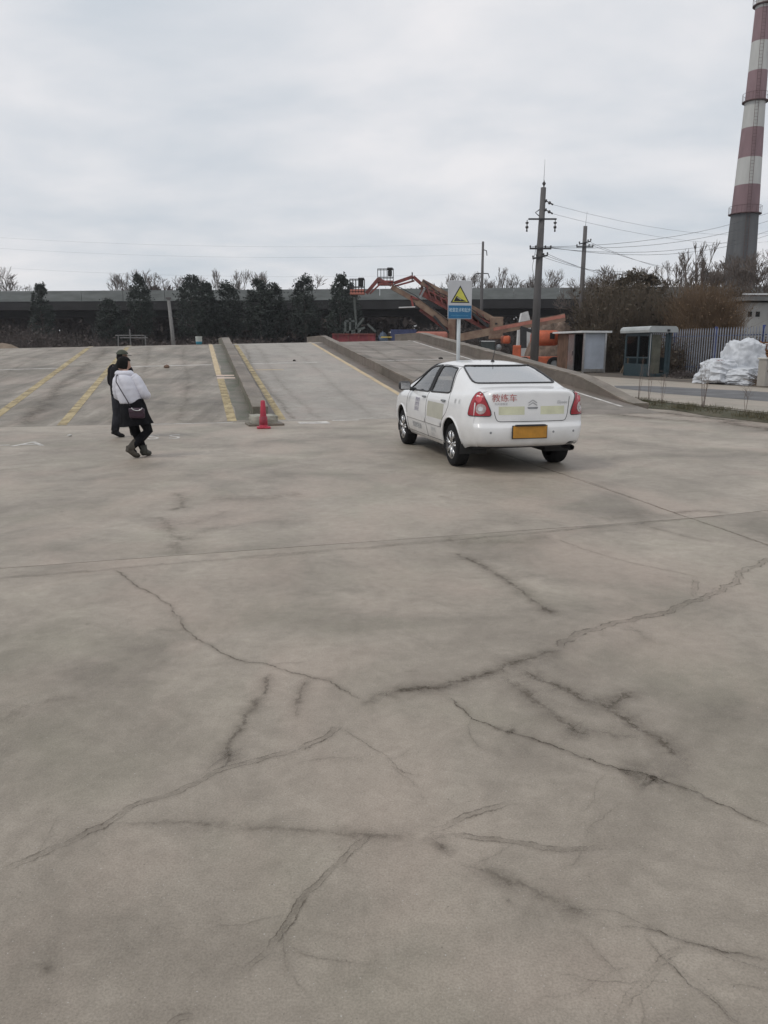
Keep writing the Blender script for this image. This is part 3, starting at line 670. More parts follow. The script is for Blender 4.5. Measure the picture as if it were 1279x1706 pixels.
# grass on the verge, tall dry stalks
g = np.random.default_rng(11); segs = []
for i in range(5200):
    u = g.uniform(8, 20.3); v = 12.2+g.normal()*.16+.06*math.sin(u*2); 
    if math.sin(u*2.3)+math.sin(u*5.1+1)+g.normal()*.8 < -.5: continue
    p = W(u, v, .06); h = g.uniform(.04, .17); d = Vector((g.normal()*.05, g.normal()*.05, h)); segs.append((p, p+d, .006, .002))
me = seg_mesh('verge_grass', segs); me.materials.append(mat('verge_grass', (.085, .088, .045, 1), .85, var=.5, scale=2, col2=(.13, .105, .06, 1)))
tag(link('verge_grass', me), 'short scruffy grass along the edge between lot and road', 'grass', kind='stuff')
M_['stalk'] = mat('dry_stalk', (.16, .12, .10, 1), .9, var=.3)
for i, (u, v, h) in enumerate(((19.6, 12.1, 1.35), (19.3, 12.25, 1.0), (18.6, 12.2, .8), (17.0, 12.3, 1.15), (16.8, 12.2, .75), (15.4, 12.3, .55))):
    r = empty('dry_weed', W(u, v, .08), rnd.uniform(0, 6), 'tall thin dry weed stalk standing on the grassy verge', 'weed', 'dry weed stalks on the verge'); segs = []
    for k in range(4):
        a = Vector((0, 0, 0)); b = Vector((rnd.uniform(-.1, .1), rnd.uniform(-.1, .1), h*rnd.uniform(.5, .7))); c = b+Vector((rnd.uniform(-.12, .12), rnd.uniform(-.1, .1), h*.4))
        segs += [(a, b, .006, .004), (b, c, .004, .002)]
        for q in range(3): e_ = b.lerp(c, q/3); segs.append((e_, e_+Vector((rnd.uniform(-.12, .12), rnd.uniform(-.1, .1), .12)), .003, .002))
    me = seg_mesh('stem', segs); me.materials.append(M_['stalk']); link('stem', me, None, r)

# ------------------------------------------------------------------ chimney
M_['chw'] = mat('chimney_white_hazed', (.50, .50, .48, 1), .85, var=.14, scale=.5, stretch=(1, 1, .25)); M_['chr'] = mat('chimney_red_hazed', (.245, .16, .172, 1), .85, var=.22, scale=.4, stretch=(1, 1, .3))  # band colours paled and greyed to carry the distance haze
M_['chg'] = mat('chimney_grey', (.115, .118, .122, 1), .9, var=.3, scale=.4, stretch=(1.5, 1.5, .15)); M_['rust'] = mat('rusty_steel', (.10, .05, .045, 1), .8, var=.4, scale=4)
ch = empty('chimney', (53.2, 120, -.1), 0, 'tall industrial chimney with red and white bands on a grey base', 'chimney')
cr_ = lambda z: 2.62-.0345*z if z < 36 else 1.378-.022*(z-36)
zs = [(0, 21, 'chg'), (21, 24.9, 'chr'), (24.9, 28.6, 'chw'), (28.6, 32.6, 'chr'), (32.6, 36.2, 'chw'), (36.2, 40.1, 'chr'), (40.1, 43.9, 'chw'), (43.9, 48.1, 'chr'), (48.1, 52, 'chw'), (52, 56, 'chr'), (56, 60, 'chw')]
for a, b, m in zs:
    mb = MB(); mb.lathe([(cr_(a), a), (cr_((a+b)/2), (a+b)/2), (cr_(b), b)], n=32); mb.build('shaft_band', M_[m], ch, True)
for z in (21, 36.2, 48.6):
    pl = MB().lathe([(cr_(z), z-.15), (cr_(z)+.38, z-.1), (cr_(z)+.38, z), (cr_(z), z)], n=32).build('platform', M_['rust'], ch)
    mb = MB()
    for k in range(20):
        a = 2*math.pi*k/20; x, y = (cr_(z)+.36)*math.cos(a), (cr_(z)+.36)*math.sin(a); mb.tube([(x, y, z), (x, y, z+1)], .018, 4)
    mb.lathe([(cr_(z)+.35, z+.97), (cr_(z)+.38, z+1.0), (cr_(z)+.35, z+1.02)], n=32); mb.build('railing', M_['rust'], pl)
mb = MB()
for s_ in (-.25, .25):
    mb.tube([(-.4+s_, -cr_(z)-.12, z) for z in np.linspace(1, 59, 12)], .03, 4)
for z in np.arange(1, 59, .45): mb.tube([(-.65, -cr_(z)-.12, z), (-.15, -cr_(z)-.12, z)], .018, 3, False)
mb.build('ladder', M_['rust'], ch)

# ------------------------------------------------------------------ power poles and wires
M_['pole'] = mat('pole_concrete', (.105, .10, .10, 1), .85, var=.25, scale=2, stretch=(1, 1, .2)); M_['iron'] = mat('dark_iron', (.03, .03, .033, 1), .6, var=.3)
M_['ins'] = mat('porcelain', (.05, .045, .045, 1), .3, var=.1); M_['wire'] = mat('wire', (.06, .06, .065, 1), .6, var=.1)
def insulator(mb, p, d, l=.42):
    p = Vector(p); d = Vector(d).normalized()
    mb.tube([p+d*l*t for t in (0, .15, .2, .3, .35, .5, .55, .7, .75, 1)], [.02, .02, .09, .09, .03, .03, .085, .085, .03, .05], 8)
ps = empty('power_pole', (8.62, 45, -.1), 0, 'nearest concrete power pole with hanging insulators and two low crossarms', 'power pole')
MB().tube([(0, 0, 0), (.04, 0, 5), (.14, 0, 10.3)], [.25, .21, .145], 12).build('shaft', M_['pole'], ps, True)
MB().tube([(.14, 0, 10.3), (.16, 0, 11.75)], [.015, .006], 5).build('lightning_rod', M_['iron'], ps)
mb = MB(); mb.lathe([(.02, 10.3), (.05, 10.42), (.11, 10.5), (.03, 10.62), (.01, 10.7)], (.16, 0, 0), 10); mb.build('insulator', M_['ins'], ps, True)
z1 = at(905, 366, 45).z+.1
MB().box((.12, -.17, z1), (1.55, .08, .08)).build('crossarm', M_['iron'], ps)
for s_ in (-.72, .83):
    mb = MB(); insulator(mb, (s_, -.17, z1-.04), (0, 0, -1), .62); mb.build('insulator', M_['ins'], ps, True)
for z, sx in ((at(905, 333, 45).z+.1, .16), (at(905, 348, 45).z+.1, .16)):
    mb = MB(); insulator(mb, (sx, -.05, z), (1, -.2, -.55), .6); mb.build('insulator', M_['ins'], ps, True)
MB().tube([(.0, 0, 8.8), (-.25, 0, 9.0), (.02, 0, 9.2)], .03, 5).build('bracket', M_['iron'], ps)
for py, hw, dz in ((415, .6, 0), (430, .42, .12)):
    z = at(900, py, 45).z+.1
    mb = MB(); mb.beam((.07-hw, -.2, z-dz/2), (.07+hw, -.2, z+dz), .08, .09)
    arm = mb.build('crossarm', M_['iron'], ps)
    for t in (-.95, -.45, .45, .95):
        mb = MB(); zz_ = z+dz/4+dz*.75*t; mb.lathe([(.02, zz_+.04), (.045, zz_+.08), (.05, zz_+.14), (.02, zz_+.17)], (.07+hw*t, -.2, 0), 8); mb.build('insulator', M_['ins'], arm)
mb = MB(); mb.tube([(.05, -.2, 8.2), (-.2, -.22, 7.0), (-.35, -.22, 6.1), (-.2, -.2, 5.4)], .012, 4); mb.build('drop_wire', M_['wire'], ps)
p2 = empty('power_pole', (14.35, 58, -.1), 0, 'slim power pole with two short crossarms standing behind the grey shed', 'power pole')
MB().tube([(0, 0, 0), (.05, 0, 10.2)], [.22, .14], 12).build('shaft', M_['pole'], p2, True)
MB().tube([(.05, 0, 10.2), (.12, 0, 11.2)], [.014, .006], 5).build('lightning_rod', M_['iron'], p2)
for py, hw, dz in ((405, .42, .1), (412, .6, 0)):
    z = at(970, py, 58).z+.1; mb = MB(); mb.beam((.04-hw, -.17, z-dz), (.04+hw, -.17, z+dz), .08, .08); arm = mb.build('crossarm', M_['iron'], p2)
    for t in (-.95, .5, .95):
        mb = MB(); zz_ = z+dz*t; mb.lathe([(.02, zz_+.03), (.05, zz_+.08), (.055, zz_+.14), (.02, zz_+.18)], (.04+hw*t, -.17, 0), 8); mb.build('insulator', M_['ins'], arm)
p3 = empty('power_pole', (8.6, 70, -.1), 0, 'distant thin power pole with a drooping crossarm above the ramp sign', 'power pole')
MB().tube([(0, 0, 0), (-.02, 0, 10.7)], [.17, .10], 10).build('shaft', M_['pole'], p3, True)
z = at(803, 456, 70).z+.1
MB().tube([(-.8, 0, z-.35), (-.55, 0, z), (0, 0, z+.02), (.5, 0, z), (.62, 0, z-.35)], .045, 5).build('crossarm', M_['iron'], p3)
MB().tube([(0, 0, z+2.0), (.3, 0, z+1.9), (.35, 0, z+1.5)], .04, 5).build('bracket', M_['iron'], p3)
cp = empty('concrete_post', (at(286, 575, 62).x+.15, 62, -.1), 0, 'plain leaning concrete post beyond the ramp top, behind the walking couple', 'post')
MB().tube([(.1, 0, 0), (-.2, 0, at(286, 497, 62).z+.1)], [.17, .12], 10).build('shaft', mat('pale_post', (.20, .195, .19, 1), .85, var=.2), cp, True)
MB().box((-.2, 0, at(286, 497, 62).z+.1), (.34, .34, .12)).build('cap', M_['pole'], cp)
so_ = empty('old_stump_post', at(1171, 440, 60)*1.0, 0, 'broken brown post standing up behind the dry reeds', 'post'); so_.location.z = -.1
MB().tube([(0, 0, 0), (.02, 0, at(1171, 440, 60).z+.1)], [.15, .11], 8).box((.02, 0, at(1171, 440, 60).z+.1), (.26, .26, .2)).build('shaft', mat('brown_post', (.085, .055, .05, 1), .9), so_)
def wire(a, b, sag, label, r=.011, n=14):
    a = Vector(a); b = Vector(b); P = [a.lerp(b, t)-Vector((0, 0, 4*sag*t*(1-t))) for t in np.linspace(0, 1, n)]
    o = Vector(P[0]); mb = MB(); mb.tube([p-o for p in P], r, 4); w = mb.build('overhead_wire', M_['wire']); w.location = o
    return tag(w, label, 'wire', 'overhead wires')
E1 = 'overhead wire running from the nearest power pole past the chimney'
zA, zB = at(900, 412, 45).z, at(900, 424, 45).z
for i, (px, py) in enumerate(((1330, 336), (1330, 349), (1330, 366), (1330, 372))):
    wire((8.69+(-.5, -.2, .3, .6)[i], 44.8, zA if i < 2 else zA-.05), at(px, py, 66), .9+.1*i, E1)
for i, (px, py) in enumerate(((1040, 452), (1060, 458), (1080, 470))):
    wire((8.69+(-.3, .1, .4)[i], 44.8, zB), at(px, py, 70), .35, 'overhead wire dropping from the nearest pole to behind the dark evergreens')
for i, (px, py) in enumerate(((1160, 452), (1180, 462))):
    wire((14.4+.4*i, 57.8, at(970, 405, 58).z), at(px, py, 74), .35, 'overhead wire from the slim pole down behind the fence trees')
for i, (py0, py1) in enumerate(((333, 398), (348, 412))):
    wire((9.2, 44.9, at(905, py0+8, 45).z), at(1340, py1-20, 90), 1.2, 'faint high wire leaving the top of the nearest power pole', .007)
for i, (py, d) in enumerate(((392, 71), (410, 72), (442, 71))):
    wire((8.6, 70, at(803, py+14, 70).z), at(-60, py, 78), .6, 'faint long wire crossing the sky above the railway viaduct', .004)

# ------------------------------------------------------------------ fence
M_['fblue'] = mat('blue_fence_paint', (.035, .06, .22, 1), .55, var=.2); M_['pick'] = mat('galvanised_picket', (.245, .26, .295, 1), .55, metal=.0, var=.3, scale=3); M_['rail'] = mat('fence_rail', (.045, .06, .14, 1), .6)
FV = 26.0; fn = empty('palisade_fence', W(24.9, FV, ZR), RZ, 'galvanised palisade fence with blue posts along the far side of the road', 'fence')
pk = None; k = 0; FL = 34.0
while k*.2 < FL:
    if pk is None:
        mb = MB(); mb.prism([(-.034, .06), (.034, .06), (.034, 2.33), (.0, 2.45), (-.034, 2.33)], lambda a, b: (-.012, a, b), lambda a, b: (.012, a, b)); pk = mb.build('picket', M_['pick'], fn); q = pk
    else: q = pk.copy(); C.objects.link(q); q.parent = fn
    q.location = (-.05, k*.2, 0); q.rotation_euler = (0, 0, 0); k += 1
for z in (.45, 2.05): MB().box((0, FL/2, z), (.05, FL, .06)).build('rail', M_['rail'], fn)
for i in range(10):
    mb = MB(); mb.bbox((.07, .02+i*3.5+.0, 1.25), (.10, .12, 2.5), .01); mb.build('post', M_['fblue'], fn)

# ------------------------------------------------------------------ grey shed, green booth, boards
M_['shedw'] = mat('shed_roof_white', (.62, .63, .63, 1), .6, var=.12, scale=3); M_['shedb'] = mat('pale_blue_panel', (.40, .44, .50, 1), .55, var=.12, scale=1.5)
M_['rustp'] = mat('rust_brown_panel', (.16, .095, .065, 1), .85, var=.5, scale=3, stretch=(2, 2, .5)); M_['steel'] = mat('stainless', (.55, .55, .55, 1), .3, metal=.8, var=.15); M_['black'] = mat('dark_inside', (.012, .012, .012, 1), .9, var=.2)
M_['ply'] = mat('weathered_wood', (.24, .185, .135, 1), .9, var=.4, scale=4, stretch=(1, 1, .2))
sh = empty('shed', W(41.6, 21.9, ZR), RZ, 'grey flat-roofed shed with a pale blue end panel and a brown side', 'shed')
D_, Wd, Hh = 3.3, 1.42, 2.28                                   # local x across (v), y along u
MB().box((Wd/2, 0, Hh/2), (Wd, .06, Hh)).build('end_panel', M_['shedb'], sh)
MB().box((.03, -.02, Hh/2), (.10, .10, Hh)).box((Wd-.03, -.02, Hh/2), (.10, .10, Hh)).box((Wd/2, -.035, .12), (Wd-.2, .03, .24)).build('corner_post', M_['steel'], sh)
MB().box((0, D_*.78, Hh/2), (.06, D_*.42, Hh)).build('side_panel', M_['rustp'], sh)
MB().box((-.025, D_*.43, Hh/2), (.07, .72, Hh-.1)).build('door', M_['steel'], sh)
MB().tube([(-.09, D_*.43-.28, 1.0), (-.09, D_*.43-.28, 1.25)], .02, 6).build('handle', M_['iron'], sh)
MB().box((Wd, D_/2, Hh/2), (.05, D_, Hh)).box((Wd/2, D_, Hh/2), (Wd, .05, Hh)).box((.6, D_*.2, Hh/2), (.04, D_*.35, Hh-.05)).build('back_panel', M_['black'], sh)
MB().box((Wd/2-.06, D_/2-.08, Hh+.07), (Wd+.5, D_+.5, .11)).build('roof', M_['shedw'], sh)
MB().box((Wd/2, D_/2, .03), (Wd+.1, D_+.1, .08)).build('floor_plate', M_['wall'], sh)

M_['booth'] = mat('booth_frame_green', (.022, .045, .055, 1), .45, var=.2); M_['roofg'] = mat('booth_roof', (.36, .38, .38, 1), .5, var=.12, scale=2)
def glass(name, tint, refl):
    m = bpy.data.materials.new(name); m.use_nodes = True; n = m.node_tree.nodes; l = m.node_tree.links; n.remove(n['Principled BSDF'])
    t = n.new('ShaderNodeBsdfTransparent'); t.inputs[0].default_value = tint; gl = n.new('ShaderNodeBsdfGlossy'); gl.inputs['Roughness'].default_value = .04
    fr = n.new('ShaderNodeFresnel'); fr.inputs[0].default_value = 1.5; ad = n.new('ShaderNodeMath'); ad.operation = 'MULTIPLY_ADD'; ad.inputs[1].default_value = 1.0; ad.inputs[2].default_value = refl
    ad.use_clamp = True; l.new(fr.outputs[0], ad.inputs[0]); mx = n.new('ShaderNodeMixShader'); l.new(ad.outputs[0], mx.inputs[0]); l.new(t.outputs[0], mx.inputs[1]); l.new(gl.outputs[0], mx.inputs[2])
    l.new(mx.outputs[0], n['Material Output'].inputs[0]); return m
M_['bglass'] = glass('booth_glass', (.42, .5, .55, 1), .02)
kb = empty('booth', W(35.4, 22.3, ZR), RZ, 'dark green glazed guard booth with a rounded pale roof before the fence', 'booth')
kw, kd, kh = 1.22, 2.35, 2.2
MB().box((kw/2, kd/2, .08), (kw, kd, .16)).build('floor_plate', M_['booth'], kb)
for x in (.06, kw-.06):
    for y in (.06, kd-.06): MB().bbox((x, y, kh/2), (.12, .12, kh), .012).build('corner_post', M_['booth'], kb)
MB().box((.03, -.005, kh/2), (.035, .03, kh-.1)).build('trim', M_['steel'], kb)
MB().box((.03, kd/2, .36), (.05, kd-.24, .56)).box((.03, kd/2, .95), (.06, kd-.24, .07)).box((.03, kd*.45, 1.4), (.06, .09, 1.6)).box((.03, kd/2, kh-.08), (.06, kd-.24, .16)).build('side_panel', M_['booth'], kb)
MB().box((.025, kd*.72, 1.5), (.014, kd*.42, 1.05)).build('window', M_['bglass'], kb)
MB().box((.025, kd*.24, 1.5), (.014, kd*.34, 1.05)).build('window', M_['bglass'], kb)
MB().box((.06, kd*.25, 1.06), (.03, kd*.3, .05)).build('sill', M_['shedw'], kb)
MB().box((kw*.32, .05, kh/2), (kw*.42, .05, kh-.2)).build('door_panel', mat('booth_panel_olive', (.10, .10, .075, 1), .7, var=.4, scale=2), kb)
MB().box((kw*.86, .06, kh/2), (kw*.2, .05, kh-.1)).box((kw-.03, kd/2, .5), (.05, kd-.24, .9)).box((kw*.6, kd-.03, kh/2), (kw*.75, .05, kh-.1)).build('back_panel', M_['booth'], kb)
mb = MB(); prof = [(-.2, 0), (-.22, .12), (-.17, .24), (-.06, .31), (kw+.06, .31), (kw+.17, .24), (kw+.22, .12), (kw+.2, 0)]
mb.prism(prof, lambda a, b: (a, -.2, kh+b), lambda a, b: (a, kd+.2, kh+b)); mb.build('roof', M_['roofg'], kb)
MB().box((kw*.72, -.22, kh+.1), (.14, .06, .1)).build('lamp', M_['iron'], kb)
bp = empty('board_stack', W(39.3, 23.5, ZR), RZ, 'weathered boards leaning against the fence between shed and booth', 'boards')
for k in range(5):
    mb = MB(); M3 = Matrix.Rotation(.28, 3, 'Y') @ Matrix.Rotation(.35, 3, 'X'); mb.box((-.15+.17*k, .05*k, .56), (.15, .05, 1.1+.07*(k % 3)), M=M3); mb.build('board', M_['ply'], bp)

# ------------------------------------------------------------------ house, cabinet, canopy, crates, bags
M_['render'] = mat('white_house_render', (.37, .365, .35, 1), .9, var=.25, scale=.8, stretch=(1, 1, .4)); M_['slabg'] = mat('roof_slab', (.21, .21, .205, 1), .9, var=.25, scale=1)
hs = empty('house', at(1234, 580, 50), 0, 'low white flat-roofed house standing behind the palisade fence', 'house'); hs.location.z = 0
HT = at(1234, 503, 50).z
MB().box((4.5, 2.2, HT/2-.1), (9, 4.4, HT+.1)).build('wall', M_['render'], hs)
MB().box((4.5, 2.2, HT+.18), (9.7, 5.2, .26)).build('roof', M_['slabg'], hs)
MB().box((4.5, -.42, HT+.44), (9.8, .12, .1)).build('roof_edge', M_['shedw'], hs)
for x in (.35, .85): MB().box((x, -.0, HT-.75), (.26, .03, .32)).build('vent', M_['black'], hs)
MB().box((5.5, -.01, 1.9), (1.2, .03, 1.2)).build('window', M_['black'], hs)
for x in (4.9, 5.5, 6.1): MB().box((x, -.03, 1.9), (.05, .04, 1.2)).build('window_bar', M_['shedw'], hs)
cb = empty('utility_cabinet', W(25.3, 20.9, ZR), RZ, 'beige metal utility cabinet standing at the roadside', 'cabinet')
M_['beige'] = mat('beige_metal', (.36, .335, .30, 1), .5, var=.1, scale=2)
MB().bbox((.4, .2, .5), (.8, .42, 1.0), .012).build('body', M_['beige'], cb); MB().bbox((.4, .2, 1.04), (.88, .5, .07), .02).build('lid', mat('cabinet_lid', (.48, .46, .41, 1), .5, var=.1), cb)
MB().box((.42, -.012, .52), (.66, .012, .85)).build('door', M_['beige'], cb); MB().box((.11, -.03, .58), (.04, .03, .06)).build('lock', M_['iron'], cb)
MB().box((.4, .2, -.01), (.86, .48, .06)).build('plinth', M_['wall'], cb)
cv = empty('street_canopy', W(28.3, 24.4, ZR), RZ, 'cream rounded canopy on a dark post beside the fence', 'canopy')
MB().tube([(.7, 0, 0), (.7, 0, 2.62)], .07, 10).build('post', M_['iron'], cv)
MB().bbox((.75, 0, 2.74), (1.7, 1.3, .26), .1).build('top', mat('cream_canopy', (.48, .45, .37, 1), .6, var=.1), cv, True)
cs = empty('crate_stack', W(28.9, 23.5, ZR), RZ, 'rusty orange slatted crates piled on dark bins behind the white bags', 'crates')
M_['ocr'] = mat('orange_crate', (.26, .11, .04, 1), .7, var=.4, scale=6)
MB().bbox((.0, 0, .5), (.62, .7, 1.0), .03).build('bin', M_['black'], cs)
for i in range(7): MB().box((0, -.33, 1.05+.1*i), (.55, .03, .065)).build('slat', M_['ocr'], cs)
for x in (-.25, .25): MB().box((x, -.3, 1.35), (.05, .05, .75)).build('upright', M_['ocr'], cs)
MB().box((0, 0, 1.35), (.5, .5, .62)).build('load', mat('brown_load', (.09, .05, .025, 1), .9, var=.4), cs)

M_['bag'] = mat('woven_white_plastic', (.56, .58, .61, 1), .45, var=.14, scale=3, bump=.25, bscale=9)
def sack(name, loc, size, seed, label, rz=0.0, sag=.25, tilt=0.0):
    bm = bmesh.new(); bmesh.ops.create_cube(bm, size=2); bmesh.ops.subdivide_edges(bm, edges=bm.edges[:], cuts=34, use_grid_fill=True)
    from mathutils import noise as mn
    o3 = Vector((seed*3.1, seed*1.7, seed))
    for v in bm.verts:
        p = v.co.copy(); q = p.normalized()*1.25; w = p.lerp(q, .42)
        w.x *= 1+sag*(.5-.5*w.z)*.5; w.y *= 1+sag*(.5-.5*w.z)*.5
        n1 = mn.noise(w*.9+o3)*.20; lo = max(0, .35-w.z); n2 = abs(mn.noise(Vector((w.x*.9+w.z*.8, w.y*.9, w.z*1.3))+o3))*.34+lo*.16*abs(mn.noise(Vector((w.x*.8, w.y*.8, w.z*5.5+w.x*.8))+o3*2)); n3 = abs(mn.noise(Vector((w.x*2.6+w.z, w.y*2.6, w.z*4.5))+o3))*.15; n4 = abs(mn.noise(Vector((w.x*7, w.y*7+w.z*3, w.z*8))+o3))*.045
        w += w.normalized()*(n1-n2-n3-n4+.12); w.z = max(w.z, -1.0+.0*abs(w.x))
        v.co = Vector((w.x*size[0]/2, w.y*size[1]/2, (w.z+1)*size[2]/2))
    root = empty(name, loc, rz, label, 'bag', 'jumbo bags heaped at the roadside'); root.rotation_euler = (0, tilt, rz)
    mb = MB(); mb.addbm(bm); mb.build('sack', M_['bag'], root, True)
    return root
s1 = sack('jumbo_bag', W(28.0, 21.0, ZR-.02), (1.4, 1.2, .98), 1, 'slumped white jumbo bag, red scrap on top, lying against a fuller one', RZ+.2, .5)
s2 = sack('jumbo_bag', W(27.9, 21.9, ZR-.03), (1.3, 1.2, 1.72), 4, 'full white jumbo bag with dark scrap showing in its open top', RZ-.1, .3, .05)
s3 = sack('jumbo_bag', W(27.2, 21.45, ZR-.02), (1.15, .9, .66), 8, 'small crumpled white bag lying in front between two bigger bags', RZ+.5, .6)
s4 = sack('jumbo_bag', W(26.6, 22.75, ZR-.02), (.4, .4, .42), 9, 'little white bag beside the cabinet', RZ, .4)
g = random.Random(3); segs = []
for i in range(60):
    a = Vector((g.uniform(-.1, .6), g.uniform(-.4, .3), 1.42)); segs.append((a, a+Vector((g.uniform(-.3, .3), g.uniform(-.3, .3), g.uniform(.05, .3))), .018, .012))
me = seg_mesh('scrap', segs); me.materials.append(M_['iron']); link('scrap', me, None, s2)
mb = MB(); mb.tube([(.62, -.25, 1.45), (.66, -.3, 1.66), (.8, -.3, 1.68), (.82, -.25, 1.45)], .025, 6); mb.build('strap', M_['bag'], s2)
MB().box((.25, -.1, .92), (.7, .35, .06), .3).box((-.05, .2, .95), (.4, .3, .05), -.4).build('scrap', mat('red_scrap', (.22, .045, .045, 1), .7, var=.3), s1)
me = seg_mesh('weed_tuft', [(Vector((g.gauss(0, .22), g.gauss(0, .12), 0)), Vector((g.gauss(0, .38), g.gauss(0, .2), g.uniform(.15, .55))), .008, .003) for i in range(260)])
me.materials.append(M_['reed']); t_ = link('weed_tuft', me); t_.location = W(26.0, 21.6, ZR); tag(t_, 'tan dead weed tuft growing before the white bags', 'weeds')

# mound of earth at the left end of the ramp top
bm = bmesh.new(); bmesh.ops.create_grid(bm, x_segments=24, y_segments=16, size=1)
from mathutils import noise as mn
for v in bm.verts:
    r2 = v.co.x**2+v.co.y**2; v.co.z = max(0, 1-r2)**.8*(.75+.3*mn.noise(v.co*2.5)) - .05
    v.co.x *= 6; v.co.y *= 3; v.co.z *= 2.35
mb = MB(); mb.addbm(bm); o = mb.build('dirt_mound', mat('pale_earth', (.20, .155, .115, 1), .95, var=.3, scale=2, bump=.6, bscale=10), None, True)
o.location = W(45.5, -10.9, -.1); tag(o, 'heap of pale brown earth beyond the left ramp top', 'dirt mound')

# ------------------------------------------------------------------ boom lifts parked beyond the ramps
M_['jred'] = mat('faded_red_paint', (.27, .06, .05, 1), .6, var=.4, scale=2, col2=(.12, .05, .045, 1)); M_['jor'] = mat('orange_machine_paint', (.50, .115, .05, 1), .5, var=.3, scale=2); M_['jtan'] = mat('cream_boom_paint', (.27, .195, .14, 1), .7, var=.45, scale=1.5, col2=(.14, .075, .055, 1))
M_['jpink'] = mat('sun_faded_red', (.42, .16, .12, 1), .65, var=.25, scale=2); M_['tyre'] = mat('rubber', (.014, .014, .015, 1), .85, spec=.2, var=.3, scale=10); M_['chrome'] = mat('dull_chrome', (.6, .6, .6, 1), .25, metal=.9, var=.1)
M_['greyp'] = mat('grey_paint', (.25, .26, .27, 1), .6, var=.2)
class Lift:
    def __init__(s, px, d, label):
        p = at(px, 580, d); s.d = d; s.o = Vector((p.x, d, ZR-.16)); s.r = empty('boom_lift', s.o, 0, label, 'boom lift')
    def P(s, px, py, dy=0.0): return at(px, py, s.d)+Vector((0, dy, 0))-s.o
    def beam(s, name, pts, w, h, m, dy=0.0):
        mb = MB(); q = [s.P(x, y, dy) for x, y in pts]
        for a, b in zip(q[:-1], q[1:]): mb.beam(a, b, w, h)
        return mb.build(name, m, s.r)
    def basket(s, x0, x1, yt, yb, m):
        a, b = s.P(x0, yb), s.P(x1, yb); t = s.P(x0, yt).z; w = b.x-a.x; fl = MB().box(((a.x+b.x)/2, a.y, a.z), (w, .8, .14)).box(((a.x+b.x)/2, a.y, a.z+.18), (w*.98, .82, .12)).build('basket_floor', m, s.r)
        mb = MB()
        for yy in (-.4, .4):
            for k in range(6): x = a.x+w*k/5; mb.tube([(x, a.y+yy, a.z), (x, a.y+yy, t-.1*(k % 2 == 5))], .022, 5)
            for f in (.45, 1.0): mb.tube([(a.x, a.y+yy, a.z+(t-a.z)*f), (b.x, a.y+yy, a.z+(t-a.z)*f)], .025, 5)
        for x in (a.x, b.x):
            for f in (.45, 1.0): mb.tube([(x, a.y-.4, a.z+(t-a.z)*f), (x, a.y+.4, a.z+(t-a.z)*f)], .025, 5)
        mb.build('basket_rail', M_['iron'], s.r)
        MB().bbox((b.x-.22*w, a.y-.2, a.z+(t-a.z)*.72), (.3, .3, .4), .05).bbox((b.x-.22*w, a.y-.25, t+.02), (.4, .25, .16), .04).build('control_box', M_['iron'], s.r)
    def wheel(s, px, py, r, dy, dx=0.0):
        c = s.P(px, py, dy); c.x += dx; c.z = r+.14-.0
        t = MB().lathe([(r*.55, -.16), (r*.9, -.17), (r, -.1), (r, .1), (r*.9, .17), (r*.55, .16)], c, 24, 'Y').build('wheel', M_['tyre'], s.r, True)
        MB().lathe([(0.01, -.13), (r*.3, -.14), (r*.56, -.1), (r*.56, -.05)], c, 20, 'Y').build('rim', M_['greyp'], t)
def chassis(l, px, w, m, axle_r=.42):
    c = l.P(px, 580); MB().bbox((c.x, 0, .75), (w, 1.9, .5), .06).build('chassis', m, l.r)
    for dx in (-w*.36, w*.36):
        for dy in (-.95, .95): l.wheel(px, 580, axle_r, dy, dx)
# left lift
l1 = Lift(735, 53, 'boom lift with its red jib bent down to a low basket beside a tall evergreen')
chassis(l1, 735, 2.6, M_['jor'])
c = l1.P(718, 556); MB().bbox((c.x, 0, c.z-.25), (2.1, 1.7, .75), .15).build('engine_cover', M_['jpink'], l1.r, True)
c = l1.P(752, 545); MB().bbox((c.x, 0, c.z-.2), (.5, .7, 1.4), .05).build('turret', M_['jtan'], l1.r)
l1.beam('main_boom', [(754, 546), (694, 502)], .42, .46, M_['jtan']); l1.beam('inner_boom', [(696, 503), (652, 478)], .3, .32, M_['jtan'], -.02)
l1.beam('jib', [(652, 476), (630, 464)], .2, .16, M_['jred']); l1.beam('jib', [(631, 464), (610, 489)], .24, .22, M_['jred'], .03); l1.beam('jib_link', [(638, 469), (616, 490)], .1, .1, M_['jred'], -.15)
q = [(690+(752-690)*t, 497+46*t) for t in np.linspace(0, 1, 7)]
l1.beam('lower_boom', [(700, 515), (750, 553)], .3, .26, M_['jred'], .15)
for i in range(6): l1.beam('brace', [q[i], (700+50*(i+.5)/6, 515+38*(i+.5)/6)], .08, .09, M_['jred'], .0)
mb = MB(); mb.tube([l1.P(655, 474, -.2), l1.P(690, 492, -.28), l1.P(750, 538, -.3)], .028, 5); mb.build('hose', M_['iron'], l1.r)
l1.basket(583, 607, 466, 489, M_['jpink'])
l1.beam('lift_cylinder', [(722, 527), (746, 555)], .16, .16, M_['iron'], -.32)
l1.beam('platform_board', [(664, 513), (691, 512)], .5, .06, M_['shedw'], -.3); l1.beam('bracket', [(688, 512), (684, 494), (697, 500)], .12, .12, M_['jred'], -.2)
